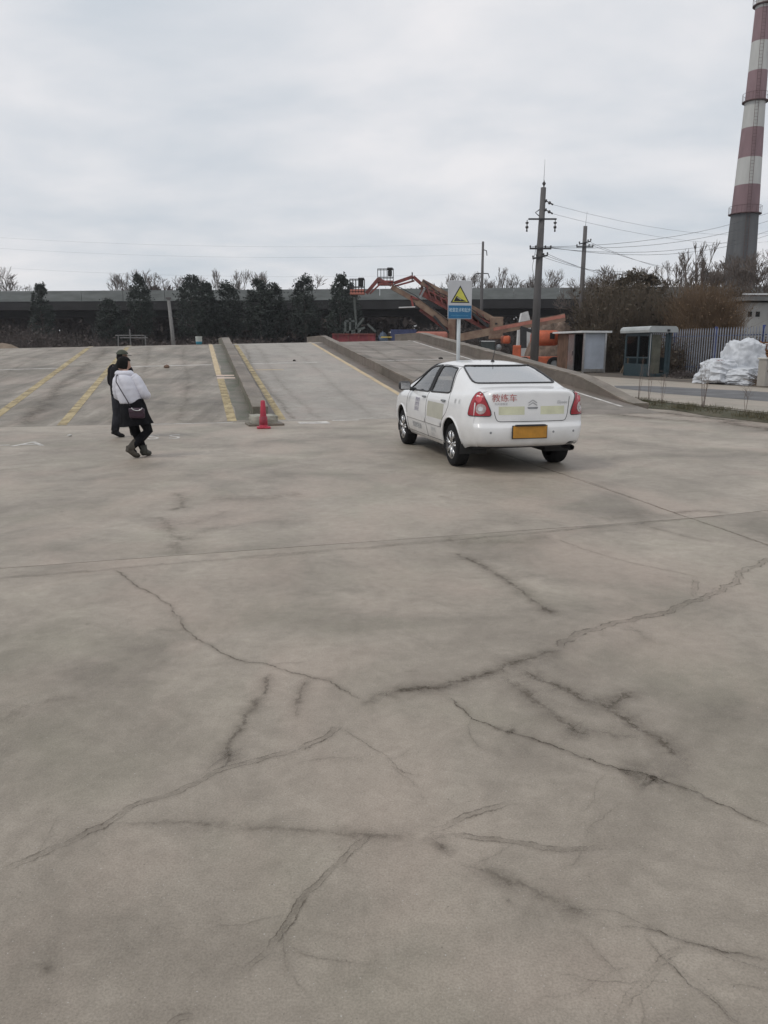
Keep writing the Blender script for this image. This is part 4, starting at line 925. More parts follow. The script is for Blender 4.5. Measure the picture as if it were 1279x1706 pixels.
# rear lift
l2 = Lift(830, 57, 'boom lift with a long cream boom folded over and its red basket held highest')
chassis(l2, 830, 2.8, M_['jor'])
c = l2.P(826, 542); MB().bbox((c.x, 0, c.z-.2), (.95, .8, 1.55), .06).build('turret', M_['jtan'], l2.r); MB().box((c.x-.05, -.42, c.z+.1), (.16, .05, .12)).build('pin', M_['iron'], l2.r)
l2.beam('main_boom', [(820, 533), (702, 470)], .5, .42, M_['jtan']); l2.beam('lower_boom', [(812, 548), (700, 487)], .4, .36, M_['jred'], .1)
l2.beam('boom_stripe', [(815, 539), (712, 484)], .52, .10, M_['jred']); l2.beam('lift_cylinder', [(776, 515), (812, 545)], .18, .18, M_['iron'], -.4)
l2.beam('jib', [(706, 477), (688, 461), (656, 472)], .2, .22, M_['jred'], .02); l2.beam('jib_link', [(690, 468), (658, 477)], .12, .12, M_['jred'], -.1); l2.beam('tower_link', [(707, 481), (693, 509)], .14, .14, M_['greyp'], -.35)
q = [((702+(820-702)*t, 470+63*t), (700+(812-700)*t, 487+61*t)) for t in np.linspace(.06, .95, 11)]
for i in range(10):
    l2.beam('brace', [q[i][0], q[i+1][1]], .09, .10, M_['jred'], -.22); l2.beam('brace', [q[i][1], q[i][0]], .08, .08, M_['jtan'], .2)
l2.beam('inner_boom', [(700, 479), (806, 541)], .3, .22, mat('rust_brown_boom', (.15, .075, .055, 1), .8, var=.4, scale=2), .05)
mb = MB(); mb.tube([l2.P(704, 468, -.3), l2.P(730, 488, -.36), l2.P(770, 505, -.36), l2.P(808, 532, -.36)], .03, 5); mb.build('hose', M_['iron'], l2.r)
l2.basket(629, 655, 449, 474, M_['jred'])
l2.beam('mast', [(686.5, 454), (686.5, 470)], .09, .09, M_['iron'])
# front lift, boom lying level
l3 = Lift(880, 50, 'orange boom lift with its long boom lowered level, parked behind the nearest power pole')
c = l3.P(885, 585); MB().bbox((c.x, 0, .82), (3.4, 1.9, .5), .08).build('chassis', M_['jor'], l3.r)
for px in (868, 918):
    for dy in (-.98, .98): l3.wheel(px, 590, .46, dy)
a, b = l3.P(886, 562), l3.P(929, 562)
MB().bbox(((a.x+b.x)/2, 0, a.z-.05), (b.x-a.x, 1.7, .95), .28).build('counterweight', M_['jor'], l3.r, True)
MB().box((l3.P(915, 560).x, -.86, l3.P(915, 560).z), (.3, .04, .38)).build('louvre', M_['black'], l3.r)
l3.beam('main_boom', [(762, 563), (938, 529)], .42, .46, M_['jtan'], -.3); l3.beam('boom_stripe', [(820, 549), (938, 527)], .44, .2, M_['jpink'], -.3)
c = l3.P(842, 566); MB().bbox((c.x, 0, c.z), (.5, 1.0, .5), .12).build('hood', M_['jor'], l3.r, True)
l3.beam('upright', [(869, 549), (869, 580)], .36, .36, M_['iron'], -.55); l3.beam('hydraulic_arm', [(864, 546), (882, 552)], .2, .2, M_['iron'], -.5)
c = l3.P(810, 576); MB().bbox((c.x, -.3, c.z), (.9, 1.0, .62), .06).build('engine_box', mat('dark_green_cover', (.035, .045, .045, 1), .4, var=.2), l3.r); MB().box((c.x, -.82, c.z+.27), (.88, .03, .05)).build('trim', M_['chrome'], l3.r)
c = l3.P(828, 579); MB().lathe([(.01, -.75), (.15, -.72), (.2, -.6), (.16, -.45), (.01, -.4)], c, 16, 'Y').build('tank', M_['greyp'], l3.r, True)
c = l3.P(858, 586); MB().bbox((c.x, -.6, c.z), (.5, .3, .8), .06).build('step_box', M_['jor'], l3.r)
c = l3.P(875, 540); 

# scrap lying beyond the ramp top
M_['pinkred'] = mat('dusty_red_skip', (.24, .05, .06, 1), .7, var=.35, scale=2)
def wobj(name, px, py, d, label, cat): p = at(px, py, d); return empty(name, (p.x, d, 0), 0, label, cat)
k_ = .0382
sk = wobj('metal_skip', 590, 575, 50, 'dusty dark red metal bin behind the crest of the middle ramp', 'skip')
zt = at(590, 557, 50).z
MB().prism([(-1.3, 0), (1.3, 0), (1.35, zt), (-1.35, zt)], lambda a, b: (a, -.5, b), lambda a, b: (a, .6, b)).build('body', M_['pinkred'], sk)
for x in (-1.0, -.35, .3, .95): MB().box((x, -.53, zt*.6), (.08, .06, zt*.75)).build('rib', M_['jred'], sk)
MB().box((0, 0, zt), (2.75, 1.2, .06)).build('rim', M_['jred'], sk)
tp = wobj('tarpaulin_heap', 637, 570, 50, 'dark blue tarpaulin heap with a yellow edge beyond the right ramp', 'tarpaulin')
bm = bmesh.new(); bmesh.ops.create_icosphere(bm, subdivisions=4, radius=1)
for v in bm.verts:
    q = v.co; n_ = abs(mn.noise(q*2.2))*.4+abs(mn.noise(q*5))*.15; v.co = Vector((q.x*.62*(1-n_*.4), q.y*.5, max(-.2, q.z)*(at(637, 550, 50).z)*(1-n_*.5)))
mb = MB(); mb.addbm(bm); mb.build('sheet', mat('blue_tarp', (.035, .06, .10, 1), .5, var=.4, scale=3), tp, True)
MB().box((.25, -.55, at(637, 562, 50).z), (.7, .06, .08), .1).build('edge_board', mat('yellow_board', (.5, .38, .10, 1), .6, var=.2), tp)
fr_ = wobj('steel_frame', 600, 570, 54, 'dark steel lattice frame with slanting bars beyond the ramp crest', 'frame')
mb = MB()
for a, b in (((590, 495), (594, 556)), ((594, 545), (606, 530)), ((575, 535), (592, 535)), ((575, 535), (575, 556)), ((583, 530), (583, 556)), ((612, 540), (626, 553)), ((572, 556), (608, 546)), ((560, 560), (600, 552))):
    mb.beam(at(a[0], a[1], 54)-fr_.location, at(b[0], b[1], 54)-fr_.location, .14, .14)
mb.build('bars', mat('grey_green_steel', (.10, .115, .11, 1), .7, var=.3), fr_)
gr = wobj('pipe_frame', 220, 575, 47, 'thin pale pipe frame standing beyond the left ramp top', 'frame'); mb = MB()
for a, b in (((200, 563), (246, 563)), ((192, 559), (240, 559)), ((216, 549), (219, 590)), ((242, 559), (243, 590)), ((197, 560), (197, 590))):
    mb.tube([at(a[0], a[1], 47)-gr.location, at(b[0], b[1], 47)-gr.location], .035, 6)
mb.build('pipes', mat('pale_pipe', (.15, .15, .15, 1), .6, var=.2), gr)
bw = wobj('blue_panel', 672, 555, 58, 'blue painted site panel seen under the left boom lift', 'panel')
MB().box((0, 0, at(672, 551, 58).z/2), (1.9, .12, at(672, 547, 58).z)).build('sheet', mat('blue_panel_paint', (.05, .065, .15, 1), .6, var=.2), bw); MB().box((-.98, -.02, 1.2), (.1, .16, 2.5)).box((.98, -.02, 1.2), (.1, .16, 2.5)).build('post', M_['iron'], bw)
wc = wobj('rubble_block', 872, 530, 60, 'pale broken concrete column standing behind the level boom', 'rubble'); zt = at(872, 519, 60).z
MB().prism([(-.5, 0), (.55, 0), (.5, zt*.8), (.25, zt), (-.2, zt*.97), (-.42, zt*.7)], lambda a, b: (a, -.4, b), lambda a, b: (a*.9, .5, b)).build('column', M_['shedw'], wc)
rp = wobj('rubble_heap', 925, 545, 56, 'brown rubble heap between the orange lift and the grey shed', 'rubble')
bm = bmesh.new(); bmesh.ops.create_icosphere(bm, subdivisions=4, radius=1); zt = at(925, 537, 56).z
for v in bm.verts:
    q = v.co; n_ = mn.noise(q*3)*.25+mn.noise(q*8)*.12; v.co = Vector((q.x*2.2, q.y*1.5, max(-.05, q.z)*zt*(1+n_)))
mb = MB(); mb.addbm(bm); mb.build('heap', mat('brown_rubble', (.19, .14, .11, 1), .95, var=.45, scale=3), rp)

# ------------------------------------------------------------------ ramp sign
sg = empty('ramp_sign', W(17.35, 5.97, 0), RZ, 'ramp sign with yellow warning triangle and blue text panel on a white post', 'sign')
M_['sgwhite'] = mat('sign_white', (.50, .51, .53, 1), .4, var=.06, scale=3); M_['sgblue'] = mat('sign_blue', (.012, .13, .28, 1), .4, var=.08, scale=3); M_['sgyel'] = mat('sign_yellow', (.56, .54, .09, 1), .4, var=.08); M_['sgblk'] = mat('sign_black', (.01, .01, .012, 1), .5, var=.1)
M_['post'] = mat('white_post', (.52, .56, .58, 1), .4, var=.1, scale=3); M_['letter'] = mat('sign_letter', (.55, .68, .74, 1), .5, var=.05)
sw, s0, s1_ = .575, 2.235, 3.09
MB().tube([(0, .05, 0), (0, .05, 3.0)], .043, 14).build('post', M_['post'], sg, True)
pl_ = MB().bbox((0, 0, (s0+s1_)/2), (sw, .022, s1_-s0), .008).build('plate', M_['sgwhite'], sg)
MB().box((0, .03, 2.5), (.4, .025, .04)).box((0, .03, 2.9), (.4, .025, .04)).build('bracket', M_['steel'], sg)
zb = s0+.33; f0 = lambda y: (lambda a, b: (a, y, b))
MB().box((0, -.0125, s0+.157), (sw-.02, .004, .29)).build('blue_panel', M_['sgblue'], pl_)
def tri(h, w, z): return [(-w/2, z), (w/2, z), (0, z+h)]
MB().prism(tri(.385, .46, zb+.03), f0(-.0112), f0(-.014)).build('triangle_border', M_['sgblk'], pl_)
MB().prism(tri(.315, .375, zb+.052), f0(-.0142), f0(-.016)).build('triangle', M_['sgyel'], pl_)
MB().prism([(-.155, zb+.062), (.155, zb+.062), (.03, zb+.115), (-.075, zb+.18), (-.10, zb+.165)], f0(-.0162), f0(-.018)).build('slope_symbol', M_['sgblk'], pl_)
MB().prism([(-.085, zb+.152), (-.055, zb+.165), (-.03, zb+.145), (.02, zb+.118), (.035, zb+.095), (.01, zb+.088), (-.03, zb+.115), (-.06, zb+.13)], f0(-.0182), f0(-.0195)).build('car_symbol', mat('sign_grey', (.30, .31, .22, 1), .5), pl_)
def flat_text(body, size, sx, place, m, parent, name='lettering'):
    V, F = text_mesh(body, size, sx); me = bpy.data.meshes.new(name); me.from_pydata([tuple(place(x, y)) for x, y in V], [], F); me.update(); return link(name, me, m, parent)
flat_text('坡道定点和起步', .088, .86, lambda x, y: (x, -.0155, s0+.195+y*1.15), M_['letter'], pl_)
flat_text('PODAODINGDIANHEQIBU', .036, .95, lambda x, y: (x, -.0155, s0+.075+y), mat('sign_small_letter', (.10, .33, .52, 1), .5), pl_)

# ------------------------------------------------------------------ cone, kerb block, bucket, stones
M_['cone'] = mat('faded_red_plastic', (.42, .03, .06, 1), .5, var=.2, scale=5)
cn_ = empty('traffic_cone', W(15.62, 1.27, 0), .2, 'faded red traffic cone standing at the foot of the low wall', 'traffic cone')
MB().lathe([(.0, .56), (.038, .555), (.045, .53), (.060, .30), (.072, .12), (.085, .05), (.09, .035)], n=20).build('cone_body', M_['cone'], cn_, True)
MB().bbox((0, 0, .02), (.27, .27, .035), .012).build('cone_base', M_['cone'], cn_)
MB().lathe([(.068, .24), (.076, .235), (.086, .08), (.08, .075)], n=20).build('sleeve', mat('dark_cone_sleeve', (.33, .035, .06, 1), .6, var=.3), cn_, True)
kbk = empty('kerb_block', W(16.4, 1.33, 0), RZ+.08, 'whitewashed concrete block lying before the end of the low wall', 'concrete block')
bm = bmesh.new(); bmesh.ops.create_cube(bm, size=1); bmesh.ops.subdivide_edges(bm, edges=bm.edges[:], cuts=5, use_grid_fill=True)
for v in bm.verts: v.co += Vector((mn.noise(v.co*4), mn.noise(v.co*4+Vector((5, 0, 0))), mn.noise(v.co*4+Vector((0, 7, 0)))))*.06
for v in bm.verts: v.co = Vector((v.co.x*.52, v.co.y*.55, (v.co.z+.5)*.20))
mb = MB(); mb.addbm(bm); mb.build('block', mat('whitewashed', (.34, .33, .28, 1), .9, var=.3, scale=6, bump=.5, bscale=30), kbk, True)
MB().bbox((.02, -.02, .02), (.74, .62, .05), .015).build('footing', M_['wall'], kbk)
bk = empty('bucket', Vector(RP(uc(.2)+.4, .2)), 0, 'small white and blue plastic bucket on the crest of the ramp', 'bucket')
MB().lathe([(.0, 0), (.13, 0), (.14, .14)], n=18).build('lower_body', mat('bucket_blue', (.05, .26, .36, 1), .5, var=.1), bk, True)
MB().lathe([(.14, .14), (.148, .33), (.155, .34), (.15, .36), (.0, .36)], n=18).build('upper_body', mat('bucket_white', (.5, .53, .5, 1), .5, var=.15), bk, True)
MB().tube([(.15*math.cos(a), 0, .3-.12*math.sin(a)) for a in np.linspace(0, math.pi, 9)], .006, 4).build('handle', M_['iron'], bk)
def stone(u, v, s, label, col):
    bm = bmesh.new(); bmesh.ops.create_icosphere(bm, subdivisions=2, radius=s)
    for q in bm.verts: q.co *= 1+.35*mn.noise(q.co/s*1.3+Vector((u, v, 0)))
    for q in bm.verts: q.co.z = q.co.z*.6+s*.4
    mb = MB(); mb.addbm(bm); o = mb.build('stone', mat('stone', col, .9), None); o.location = RP(u, v) if u > 17 else W(u, v); tag(o, label, 'stone')
stone(27.4, -.95, .10, 'small reddish stone lying on the left ramp', (.16, .10, .07, 1)); stone(29.3, 3.6, .06, 'small dark stone lying on the middle ramp', (.06, .055, .05, 1)); stone(15.0, -2.3, .04, 'little white stone on the lot beside the walking man', (.5, .49, .46, 1))
stone(29.8, 9.5, .09, 'dark stone lying on the right ramp', (.05, .045, .04, 1))

# ------------------------------------------------------------------ the white car (local: x forward from rear axle, y left, z up)
def interp(x, tab):
    xs = [t[0] for t in tab]; ys = [t[1] for t in tab]; return float(np.interp(x, xs, ys))
ZTOP = [(-.86, 1.035), (-.70, 1.062), (-.5, 1.078), (-.40, 1.088), (-.32, 1.105), (.27, 1.335), (.40, 1.368), (.60, 1.395), (.95, 1.415), (1.3, 1.415), (1.62, 1.388), (1.80, 1.352), (2.70, .985), (2.80, .955), (3.1, .90), (3.3, .82), (3.42, .66)]
WID = [(-.86, .70), (-.7, .755), (-.4, .81), (0, .843), (.6, .85), (2.0, .85), (2.7, .84), (3.1, .80), (3.3, .73), (3.42, .62)]
ZBELT = [(-.86, .985), (-.4, .985), (0, .965), (.6, .94), (1.5, .905), (2.6, .87), (3.1, .81), (3.42, .60)]
STN = [-.70, -.58, -.47, -.40, -.32, -.12, .08, .27, .40, .60, .95, 1.3, 1.62, 1.80, 2.05, 2.4, 2.62, 2.72, 2.82, 3.05, 3.22, 3.34, 3.42]
SZ = [.19, .27, .46, .59, .645, .80]                          # side heights below the belt
SW = [.90, .955, .99, 1.0, .998, .985]
XR = [-.78, -.855, -.872, -.862, -.822, -.815, -.80]          # tail face, by height
def section(x):
    w, zb, zt = interp(x, WID), interp(x, ZBELT), interp(x, ZTOP)
    low = interp(x, [(-.86, .35), (-.5, .33), (-.3, .27), (0, .235), (2.9, .235), (3.42, .25)]); k_z = min(1, (zb-.25)/(.80-.19))
    S = [(w*SW[i], .19+(SZ[i]-.19)*k_z+(low-.19)*max(0, 1-i/3)) for i in range(6)] + [(w*.945, zb)]
    g = min(1, max(0, (zt-zb-.13)/(1.37-.95-.10))); g = g*g*(3-2*g)
    t1 = (w-.085, zb+.022+.01*g); t3 = ((1-g)*w*.70+g*.575, (1-g)*(zt-.012)+g*(zt-.062)); t4 = ((1-g)*w*.42+g*.40, zt-.004-.012*g); t5 = (0, zt)
    t2 = ((t1[0]+t3[0])/2+.012*g, (t1[1]+t3[1])/2+(1-g)*(zt-t1[1])*.30)
    return S, [t1, t2, t3, t4, t5]
V = []; rows = []
def addp(x, y, z): V.append((x, y, z)); return len(V)-1
# tail: corner rings with the x of each height, then ordinary stations
S0, T0 = section(-.70); YC = S0[3][0]
def tail_ring(dxy):
    r = []
    for i, (y, z) in enumerate(S0):
        r.append((XR[i], y, z))
    return r
ring = []
for dx, ky in ((.085, .925), (.155, .985)):
    ids = []
    for i, (y, z) in enumerate(S0): ids.append(addp(XR[i]+dx, y*ky, z))
    for (y, z) in T0:
        zt = z-.012*(dx < .1); f = (y/.80); ids.append(addp(-.80+dx*f**2.5+(.0 if dx < .1 else .075), y*(ky if y else 1), zt-.004))
    ring.append(ids)
for x in STN:
    S, T = section(x); ids = []
    for i, (y, z) in enumerate(S): ids.append(addp(x, y, z))
    for (y, z) in T: ids.append(addp(x, y, z))
    ring.append(ids)
F = []
for a, b in zip(ring[:-1], ring[1:]):
    for k in range(len(a)-1): F.append((a[k], a[k+1], b[k+1], b[k]))
# tail cap: columns follow the deck columns
ns = len(S0); prev = [ring[0][k] for k in range(ns)]
cols = [T0[k][0]*.925 for k in range(5)]
for j in range(5):
    cur = []
    for i in range(ns-1):
        yy = cols[j]; cur.append(addp(XR[i]+.085*(yy/(.70))**2.4-.0, yy*(.94 if i < 1 else 1), S0[i][1]))
    cur.append(ring[0][ns+j])
    for i in range(ns-1): F.append((prev[i], cur[i], cur[i+1], prev[i+1]))
    prev = cur
# nose cap
prev = [ring[-1][k] for k in range(ns)]
SN, TN = section(3.42)
for j in range(5):
    cur = [addp(3.45+.02*(4-j)/4, TN[j][0]*.98, SN[i][1]) for i in range(ns-1)] + [ring[-1][ns+j]]
    for i in range(ns-1): F.append((prev[i], prev[i+1], cur[i+1], cur[i]))
    prev = cur
nV = len(V); mir = {i: i for i in range(nV)}
for i in range(nV):
    if V[i][1] > 1e-6: V.append((V[i][0], -V[i][1], V[i][2])); mir[i] = len(V)-1
F += [tuple(mir[k] for k in reversed(f)) for f in F]
me = bpy.data.meshes.new('cage'); me.from_pydata(V, [], F); me.update()
bm = bmesh.new(); bm.from_mesh(me); bmesh.ops.remove_doubles(bm, verts=bm.verts, dist=1e-5); bmesh.ops.recalc_face_normals(bm, faces=bm.faces[:])
cl = bm.edges.layers.float.new('crease_edge')
for e_ in bm.edges:
    a, b = e_.verts[0].co, e_.verts[1].co
    if abs(a.x-b.x) < .12 and a.x < -.74 and b.x < -.74 and min(a.z, b.z) > 1.0: e_[cl] = .55          # boot lip
    for z in (.59, .645):
        if abs(a.z-z) < .002 and abs(b.z-z) < .002 and a.x < -.6 and b.x < -.6: e_[cl] = .6             # bumper step
bm.to_mesh(me); bm.free()
tmp = bpy.data.objects.new('cage', me); C.objects.link(tmp); md = tmp.modifiers.new('s', 'SUBSURF'); md.levels = 3; md.render_levels = 3
bpy.context.view_layer.update(); dg = bpy.context.evaluated_depsgraph_get()
body = bpy.data.meshes.new_from_object(tmp.evaluated_get(dg)); bpy.data.objects.remove(tmp)
bmb = bmesh.new(); bmb.from_mesh(body); bmesh.ops.triangulate(bmb, faces=[f for f in bmb.faces if len(f.verts) > 4]); bvh = BVHTree.FromBMesh(bmb)

def clip(poly, x0, x1, y0, y1):
    for ax, lim, sgn in ((0, x0, 1), (0, x1, -1), (1, y0, 1), (1, y1, -1)):
        out = []
        for i in range(len(poly)):
            a, b = poly[i-1], poly[i]; ia = (a[ax]-lim)*sgn >= -1e-9; ib = (b[ax]-lim)*sgn >= -1e-9
            if ia != ib:
                t = (lim-a[ax])/(b[ax]-a[ax]); out.append((a[0]+(b[0]-a[0])*t, a[1]+(b[1]-a[1])*t))
            if ib: out.append(b)
        poly = out
        if len(poly) < 3: return []
    return poly
class Proj:
    """a flat drawing (s,t) thrown onto the body along d"""
    def __init__(s, org, ex, ey, d): s.o, s.ex, s.ey, s.d = Vector(org), Vector(ex).normalized(), Vector(ey).normalized(), Vector(d).normalized()
    def hit(s, a, b, off=0.0):
        p = s.o+s.ex*a+s.ey*b-s.d*4; h = bvh.ray_cast(p, s.d)
        if h[0] is None: return None
        n = h[1] if h[1].dot(s.d) < 0 else -h[1]
        return h[0]+n*off
    def patch(s, poly, res, off):
        xs = [p[0] for p in poly]; ys = [p[1] for p in poly]; vd = {}; VV = []; FF = []
        nx = max(1, math.ceil((max(xs)-min(xs))/res)); ny = max(1, math.ceil((max(ys)-min(ys))/res))
        for i in range(nx):
            for j in range(ny):
                x0 = min(xs)+(max(xs)-min(xs))*i/nx; x1 = min(xs)+(max(xs)-min(xs))*(i+1)/nx; y0 = min(ys)+(max(ys)-min(ys))*j/ny; y1 = min(ys)+(max(ys)-min(ys))*(j+1)/ny
                c = clip(poly, x0, x1, y0, y1); f = []
                for q in c:
                    k = (round(q[0], 4), round(q[1], 4))
                    if k not in vd:
                        h = s.hit(*q, off)
                        if h is None: f = None; break
                        vd[k] = len(VV); VV.append(tuple(h))
                    if f is not None and (not f or f[-1] != vd[k]): f.append(vd[k])
                if f and len(f) > 2 and f[0] != f[-1]: FF.append(tuple(f))
                elif f and len(f) > 3: FF.append(tuple(f[:-1]))
        m = MB(); m.v = VV; m.f = FF; return m
    def curve(s, pts, step, off, closed=False):
        P = []; pts = list(pts)+([pts[0]] if closed else [])
        for a, b in zip(pts[:-1], pts[1:]):
            n = max(1, int(math.hypot(b[0]-a[0], b[1]-a[1])/step))
            for k in range(n): P.append((a[0]+(b[0]-a[0])*k/n, a[1]+(b[1]-a[1])*k/n))
        P.append(pts[-1]); Q = [s.hit(*p, off) for p in P]; return [q for q in Q if q is not None]
def smooth_poly(poly, r=.02, n=4):                            # round the corners of a polygon
    out = []
    for i in range(len(poly)):
        a, b, c = Vector(poly[i-1]), Vector(poly[i]), Vector(poly[(i+1) % len(poly)])
        d1 = (a-b); d2 = (c-b); k = min(r, d1.length*.45, d2.length*.45); p, q = b+d1.normalized()*k, b+d2.normalized()*k
        for t in np.linspace(0, 1, n): out.append(tuple((1-t)**2*p+2*t*(1-t)*b+t*t*q))
    return out
def inpoly(x, y, poly):
    c = False
    for i in range(len(poly)):
        (x1, y1), (x2, y2) = poly[i-1], poly[i]
        if (y1 > y) != (y2 > y) and x < (x2-x1)*(y-y1)/(y2-y1)+x1: c = not c
    return c
SIDE = {1: Proj((0, 0, 0), (1, 0, 0), (0, 0, 1), (0, -1, 0)), -1: Proj((0, 0, 0), (1, 0, 0), (0, 0, 1), (0, 1, 0))}
REAR = Proj((0, 0, 0), (0, 1, 0), (0, 0, 1), (1, 0, 0)); FRONT = Proj((0, 0, 0), (0, 1, 0), (0, 0, 1), (-1, 0, 0))
car = empty('white_sedan', W(9.95, 4.15, 0), math.atan2(UD.y, UD.x), 'white driving-school sedan with red lettering, driving up towards the ramps', 'car')
M_['cpaint'] = mat('white_car_paint', (.74, .74, .74, 1), .32, var=.05, scale=3, coat=.6); 
def dusty():
    m = M_['cpaint']; n = m.node_tree.nodes; l = m.node_tree.links; p = n['Principled BSDF']; t = n.new('ShaderNodeTexCoord'); s = n.new('ShaderNodeSeparateXYZ'); l.new(t.outputs['Object'], s.inputs[0])
    k = n.new('ShaderNodeTexNoise'); k.inputs['Scale'].default_value = 5; k.inputs['Detail'].default_value = 6; l.new(t.outputs['Object'], k.inputs['Vector'])
    r = n.new('ShaderNodeMapRange'); r.inputs[1].default_value = .62; r.inputs[2].default_value = .2; l.new(s.outputs[2], r.inputs[0])      # road dirt thrown up low on the body
    mu = n.new('ShaderNodeMath'); mu.operation = 'MULTIPLY'; l.new(r.outputs[0], mu.inputs[0]); l.new(k.outputs[0], mu.inputs[1])
    mx = n.new('ShaderNodeMix'); mx.data_type = 'RGBA'; l.new(mu.outputs[0], mx.inputs[0]); src = p.inputs['Base Color'].links[0].from_socket; l.new(src, mx.inputs[6]); mx.inputs[7].default_value = (.30, .28, .24, 1); l.new(mx.outputs[2], p.inputs['Base Color'])
dusty()
M_['cglass'] = glass('car_glass', (.55, .58, .58, 1), .14); M_['cglassr'] = glass('car_rear_glass', (.52, .55, .57, 1), .60)
M_['seam'] = mat('shut_line', (.03, .03, .03, 1), .9, var=.1); M_['trim'] = mat('black_trim', (.02, .02, .022, 1), .45, var=.15); M_['lred'] = mat('red_lens', (.34, .010, .02, 1), .25, var=.25, scale=14, coat=.25); M_['lpale'] = mat('clear_lens', (.42, .33, .32, 1), .12, var=.35, scale=25, coat=.3)
M_['lpink'] = mat('lens_pink_glint', (.60, .08, .10, 1), .25, var=.2, scale=20, coat=.3)
cut = set()
def cut_open(pr, poly, depth=.10):
    for f in bmb.faces:
        c = f.calc_center_median(); r = c-pr.o; a, b = r.dot(pr.ex), r.dot(pr.ey)
        if inpoly(a, b, poly):
            h = pr.hit(a, b)
            if h is not None and (h-c).length < depth: cut.add(f)
WF = smooth_poly([(2.30, .925), (1.66, 1.275), (1.52, 1.305), (1.17, 1.322), (1.17, .945)], .05)
WR = smooth_poly([(1.09, .95), (1.09, 1.322), (.80, 1.322), (.47, 1.30), (.30, 1.10), (.20, .985), (.26, .975)], .05)
for sd_ in (1, -1):
    pr = SIDE[sd_]
    for poly in (WF, WR):
        p = pr.patch(poly, .06, .001).build('window', M_['cglass'], car, True); cut_open(pr, poly)
        MB().tube(pr.curve(poly, .04, .003, True), .013, 6).build('window_seal', M_['trim'], p)
    MB().tube(pr.curve([(1.135, .95), (1.135, 1.325)], .05, .004), .030, 6).build('pillar_trim', M_['trim'], car)
RW = smooth_poly([(-.59, 1.122), (.59, 1.122), (.505, 1.338), (-.505, 1.338)], .06)
p = REAR.patch(RW, .06, .001).build('rear_window', M_['cglassr'], car, True); cut_open(REAR, RW, .05); MB().tube(REAR.curve(RW, .04, .003, True), .014, 6).build('window_seal', M_['trim'], p)
FW = smooth_poly([(-.66, 1.0), (.66, 1.0), (.54, 1.335), (-.54, 1.335)], .06)
p = FRONT.patch(FW, .06, .001).build('windscreen', M_['cglass'], car, True); cut_open(FRONT, FW, .05); MB().tube(FRONT.curve(FW, .05, .003, True), .014, 6).build('window_seal', M_['trim'], p)
WR_, WBASE = .292, 2.54
for f in bmb.faces:                                           # wheel arches
    c = f.calc_center_median()
    for ax in (0, WBASE):
        if abs(c.y) > .45 and (c.x-ax)**2+(c.z-.325)**2 < .345**2: cut.add(f)
        if abs(c.y) > .45 and abs(c.x-ax) < .335 and c.z < .325: cut.add(f)
for sd_ in (1, -1):
    for ax in (0, WBASE):
        arc = [(ax+.345*math.cos(a), .325+.345*math.sin(a)) for a in np.linspace(-.3, math.pi+.3, 22)]
        q = SIDE[sd_].curve(arc, .05, .002)
        if len(q) > 2: MB().tube(q, .013, 6).build('arch_lip', M_['cpaint'], car, True)
        mb = MB(); P0 = [(ax+.352*math.cos(a), .325+.352*math.sin(a)) for a in np.linspace(-.35, math.pi+.35, 18)]
        for x, z in P0: mb.v += [(x, sd_*.42, z), (x, sd_*.82*(.985 if ax else .985), z)]
        for i in range(len(P0)-1): mb.f.append((2*i, 2*i+1, 2*i+3, 2*i+2))
        mb.f.append(tuple(2*i for i in range(len(P0)))); mb.build('wheel_well', M_['seam'], car)
bmesh.ops.delete(bmb, geom=list(cut), context='FACES'); bmb.to_mesh(body); bmb.free(); body.materials.clear(); body.name = 'body'
link('body', body, M_['cpaint'], car, True)
MB().box((1.6, 0, .255), (3.1, 1.0, .06)).box((1.27, 0, .275), (1.78, 1.50, .08)).box((-.42, 0, .39), (.4, 1.1, .04)).build('underbody', M_['seam'], car)
# wheels
def make_wheel(ax, sd_):
    c = (ax, sd_*.72, WR_); r = WR_; w = .095
    prof = [(r*.66, -w), (r*.86, -w*1.02), (r*.97, -w*.86), (r, -w*.6), (r, w*.6), (r*.97, w*.86), (r*.86, w*1.02), (r*.66, w)]
    wh = empty('wheel', c); wh.parent = car
    MB().lathe(prof, n=40, axis='Y').build('tyre', M_['tyre'], wh, True)
    o = sd_*w
    rim = MB().lathe([(r*.665, o*.98), (r*.64, o*.98), (r*.60, o*.7), (r*.58, o*.2), (r*.02, o*.15)], n=36, axis='Y').build('rim', mat('rim_barrel', (.10, .10, .105, 1), .4, metal=.8), wh, True)
    for k in range(7):
        a = 2*math.pi*k/7+.3
        for da in (-.13, .13):
            p0 = (r*.13*math.cos(a+da*.6), o*.86, r*.13*math.sin(a+da*.6)); p1 = (r*.40*math.cos(a+da*.7), o*.93, r*.40*math.sin(a+da*.7)); p2 = (r*.63*math.cos(a+da), o*.9, r*.63*math.sin(a+da))
            MB().tube([p0, p1, p2], [.017, .013, .016], 6).build('spoke', M_['chrome'], rim, True)
    MB().lathe([(.001, o*1.0), (r*.12, o*.98), (r*.19, o*.88), (r*.19, o*.5)], n=20, axis='Y').build('hub_cap', M_['chrome'], rim, True)
    MB().lathe([(r*.60, o*.95), (r*.67, o*1.0), (r*.675, o*.93)], n=36, axis='Y').build('rim_edge', M_['chrome'], rim, True)
for ax in (0, WBASE):
    for sd_ in (1, -1): make_wheel(ax, sd_)
